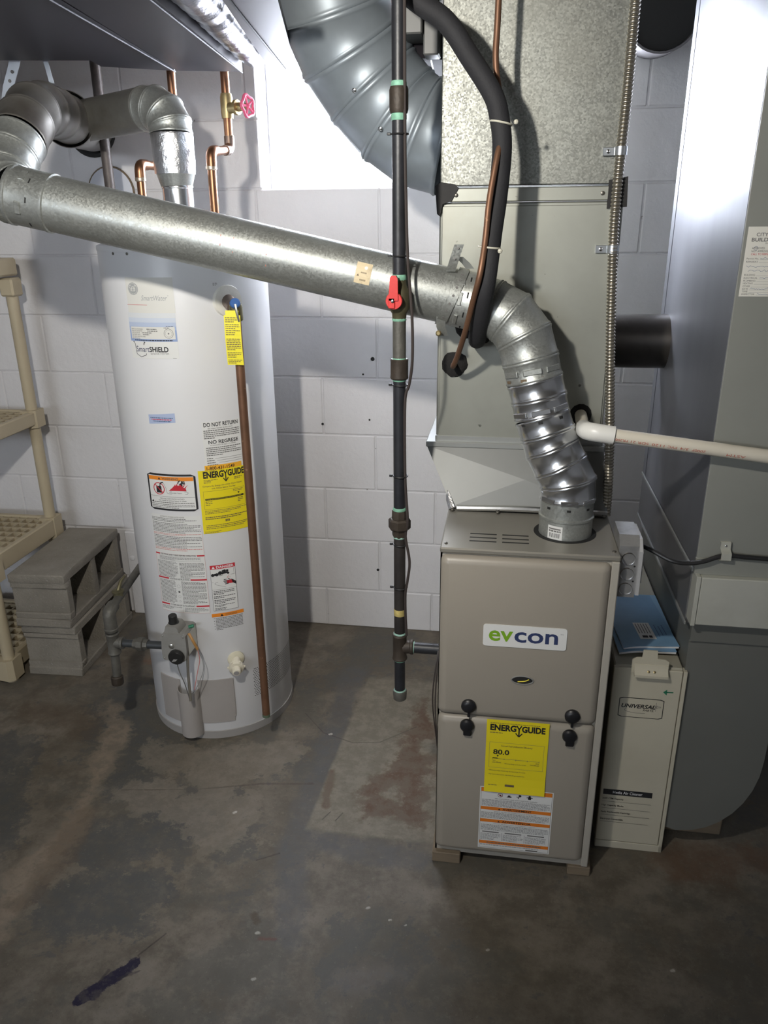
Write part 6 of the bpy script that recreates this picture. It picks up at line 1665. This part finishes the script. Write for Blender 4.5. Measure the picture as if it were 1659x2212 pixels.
b.obj('clamp_body', 'duct_panel', t); bolt('screw', t, (0.472, 1.560, 0.839), (0, -1, 0), 0.0025, 0.002, 'chrome')

# ------------------------------------------------------------------ air cleaner cabinet
CX0, CX1, CY = 0.2795, 0.4405, 1.579
t = thing('air_cleaner', (0.36, 1.9, 0), 'narrow cream metal air cleaner cabinet between furnace and return duct', 'air cleaner')
B().box(CX0 + 0.002, CX1 - 0.008, CY + 0.008, 2.18, 0.0, 0.523, 0.003).obj('cabinet', 'cleaner_side', t)
B().box(CX1 - 0.0085, CX1, CY - 0.001, CY + 0.02, 0.0, 0.520, 0.001).obj('side_flange', 'cleaner_cream', t)
B().box(CX0, CX1, CY - 0.001, CY + 0.015, 0.0, 0.0205, 0.001).obj('bottom_flange', 'cleaner_cream', t)
B().box(CX0, CX1 - 0.0100, CY, CY + 0.012, 0.0215, 0.520, 0.0015).obj('door', 'cleaner_cream', t)
lt = B(); lt.prism([(0.3165, 0.545), (0.3255, 0.551), (0.3370, 0.552), (0.3385, 0.571), (0.3690, 0.571), (0.3705, 0.551), (0.3880, 0.550), (0.3960, 0.545), (0.3980, 0.512), (0.3165, 0.512)], CY - 0.004, CY - 0.0005, lambda p, q, y: (p, y, q)); lo_ = lt.obj('latch_plate', 'cleaner_cream', t)
b = B(); b.prism([(CY - 0.003, 0.536), (CY - 0.006, 0.535), (CY - 0.008, 0.524), (CY - 0.018, 0.514), (CY - 0.018, 0.508), (CY - 0.004, 0.510)], 0.322, 0.3955, lambda p, q, x: (x, p, q)); b.obj('latch_handle', 'cleaner_cream', lo_)
for x in (0.3525, 0.3655): bolt('rivet', lo_, (x, CY - 0.012, 0.521), (0, -1, 0.7), 0.003, 0.002, 'brass')
s = Sheet(planeXZ(CY - 0.0003), ['ink'])
def P2(px): return px
# boxed maker's mark, arrow, list of features
a0, a1, c0, c1 = 0.2985, 0.3985, 0.3895, 0.4430
for (w, h, m_) in ((0, 1, 'ink'), (0.0017, 2, 'cleaner_cream')): rrect(s, m_, a0 + w, c0 + w, a1 - w, c1 - w, 0.003, h)
s.text('ink', 'UNIVERSAL', a0 + 0.006, c0 + 0.0260, a0 + 0.082, c0 + 0.0370, 3, bold=0.03, shear=0.25)
s.text('ink', 'PARTS.', a0 + 0.055, c0 + 0.0190, a0 + 0.079, c0 + 0.0245, 3, bold=0.015, shear=0.25)
s.stroke('ink_soft', [(a0 + 0.047 + 0.033 * math.cos(x), c0 + 0.0205 + 0.0075 * math.sin(x)) for x in [math.radians(150 + 9 * i) for i in range(17)]], 0.0009, 3)
for k in range(8):
    a = math.pi * k / 4; L0 = 0.010 if k % 2 == 0 else 0.005
    s.stroke('ink_soft', [(a0 + 0.083, c0 + 0.033), (a0 + 0.083 + L0 * math.cos(a), c0 + 0.033 + L0 * 1.2 * math.sin(a))], 0.0008, 3)
s.stroke('ink_soft', [(a0 + 0.083 + 0.011 * math.cos(x), c0 + 0.033 + 0.0035 * math.sin(x)) for x in [math.radians(200 + 15 * i) for i in range(18)]], 0.0006, 3)
s.done('maker_mark', t)
s = Sheet(planeXZ(CY - 0.0003), ['ink_green'])
s.poly('ink_green', [(0.3925, 0.4640), (0.4010, 0.4710), (0.4010, 0.4560)], 2); s.stroke('ink_green', [(0.400, 0.4640), (0.4150, 0.4645)], 0.0028, 2)
s.done('arrow_mark', t)
s = Sheet(planeXZ(CY - 0.0003), ['ink'])
s.rect('ink', 0.2860, 0.1630, 0.4010, 0.1790, 1); s.text('print_white', 'Media Air Cleaner', 0.3085, 0.1672, 0.3780, 0.1752, 2, bold=0.006)
for i, (tx, w) in enumerate((('2000 CFM Capacity', 0.050), ('High Capacity Media', 0.052), ('Easily Replaceable Cartridge', 0.070), ('Electronic Convertible', 0.054))):
    z = 0.1540 - 0.0205 * i
    s.text('ink', tx, 0.2855, z - 0.0060, 0.2855 + w, z, 2, bold=0.01); s.rect('ink_soft', 0.2855, z - 0.0118, 0.4010, z - 0.0111, 2)
s.done('feature_list', t)

# ------------------------------------------------------------------ booklets on the air cleaner
def booklet(name, cx, cy, z, w, l, ang, droop, m, label, pages=0.006, tilt=0.0):
    t = thing(name, (cx, cy, z), label, 'booklet', 'booklets on the air cleaner')
    def pt(u, v, h):
        d = -droop * max(0.0, (0.45 - u)) ** 2 * 4
        x = (u - 0.5) * w; y = (v - 0.5) * l
        c, s_ = math.cos(ang), math.sin(ang)
        return (cx + x * c - y * s_, cy + x * s_ + y * c, z + d + h + tilt * v * l + 0.02 * 0)
    def slab(h0, h1, ins, mm, nm):
        b = B(); n = 14; vs = []
        for i in range(n + 1):
            u = ins + (1 - 2 * ins) * i / n
            for (v, h) in ((ins, h0), (1 - ins, h0), (1 - ins, h1), (ins, h1)): vs.append(pt(u, v, h))
        b.add(vs, [(i * 4 + k, i * 4 + (k + 1) % 4, (i + 1) * 4 + (k + 1) % 4, (i + 1) * 4 + k) for i in range(n) for k in range(4)] + [(3, 2, 1, 0), (n * 4, n * 4 + 1, n * 4 + 2, n * 4 + 3)])
        return b.obj(nm, mm, t)
    slab(0, pages, 0.008, 'page_white', 'pages'); slab(pages, pages + 0.0008, 0, m, 'cover')
    return t, pt, pages + 0.0008
booklet('booklet', 0.376, 1.805, 0.5235, 0.112, 0.270, 0.03, 0.0, 'booklet_light', 'pale blue booklet at the bottom right of the pile, against the return duct', 0.007)
booklet('booklet', 0.352, 1.760, 0.5320, 0.130, 0.260, 0.06, 0.009, 'booklet_blue', 'blue booklet in the middle of the pile, white pages curling at its left', 0.006)
bt, bp, bh = booklet('booklet', 0.356, 1.772, 0.5392, 0.128, 0.262, 0.10, 0.008, 'booklet_blue', 'topmost blue booklet with white sticker behind the cream latch', 0.006)
s = Sheet(lambda u, v, h: bp(u, v, bh + 0.0002 + h * 0.0003), ['label_white'])
s.rect('label_white', 0.36, 0.12, 0.66, 0.42, 1)
for k in range(5): s.rect('ink_soft', 0.39 + 0.05 * k, 0.22, 0.405 + 0.05 * k, 0.40, 2)
s.rect('ink', 0.42, 0.14, 0.52, 0.18, 2); s.rect('ink', 0.54, 0.14, 0.60, 0.18, 2)
for k, (v0, v1) in enumerate(((0.16, 0.38), (0.18, 0.36), (0.20, 0.38))): s.rect('ink_blue', 0.73 + 0.07 * k, v0, 0.745 + 0.07 * k, v1, 2)
s.done('cover_sticker', bt)

# thin wires hanging between the gas nipple and the furnace side
t = thing('loose_wires', (-0.128, 1.56, 0.0), 'two thin dark wires hanging down beside the furnace left side below the gas nipple', 'wires')
for k, dx in enumerate((0.0, 0.006)):
    b = B(); b.tube(spline([(-0.119, 1.59, 0.560), (-0.124 + dx * 0.5, 1.560, 0.520), (-0.131 + dx, 1.552, 0.450), (-0.132 + dx, 1.556, 0.390), (-0.126 + dx * 0.5, 1.565, 0.320), (-0.121, 1.59, 0.24)], 6), 0.0017, 6)
    b.obj('wire', 'cable_brown', t)
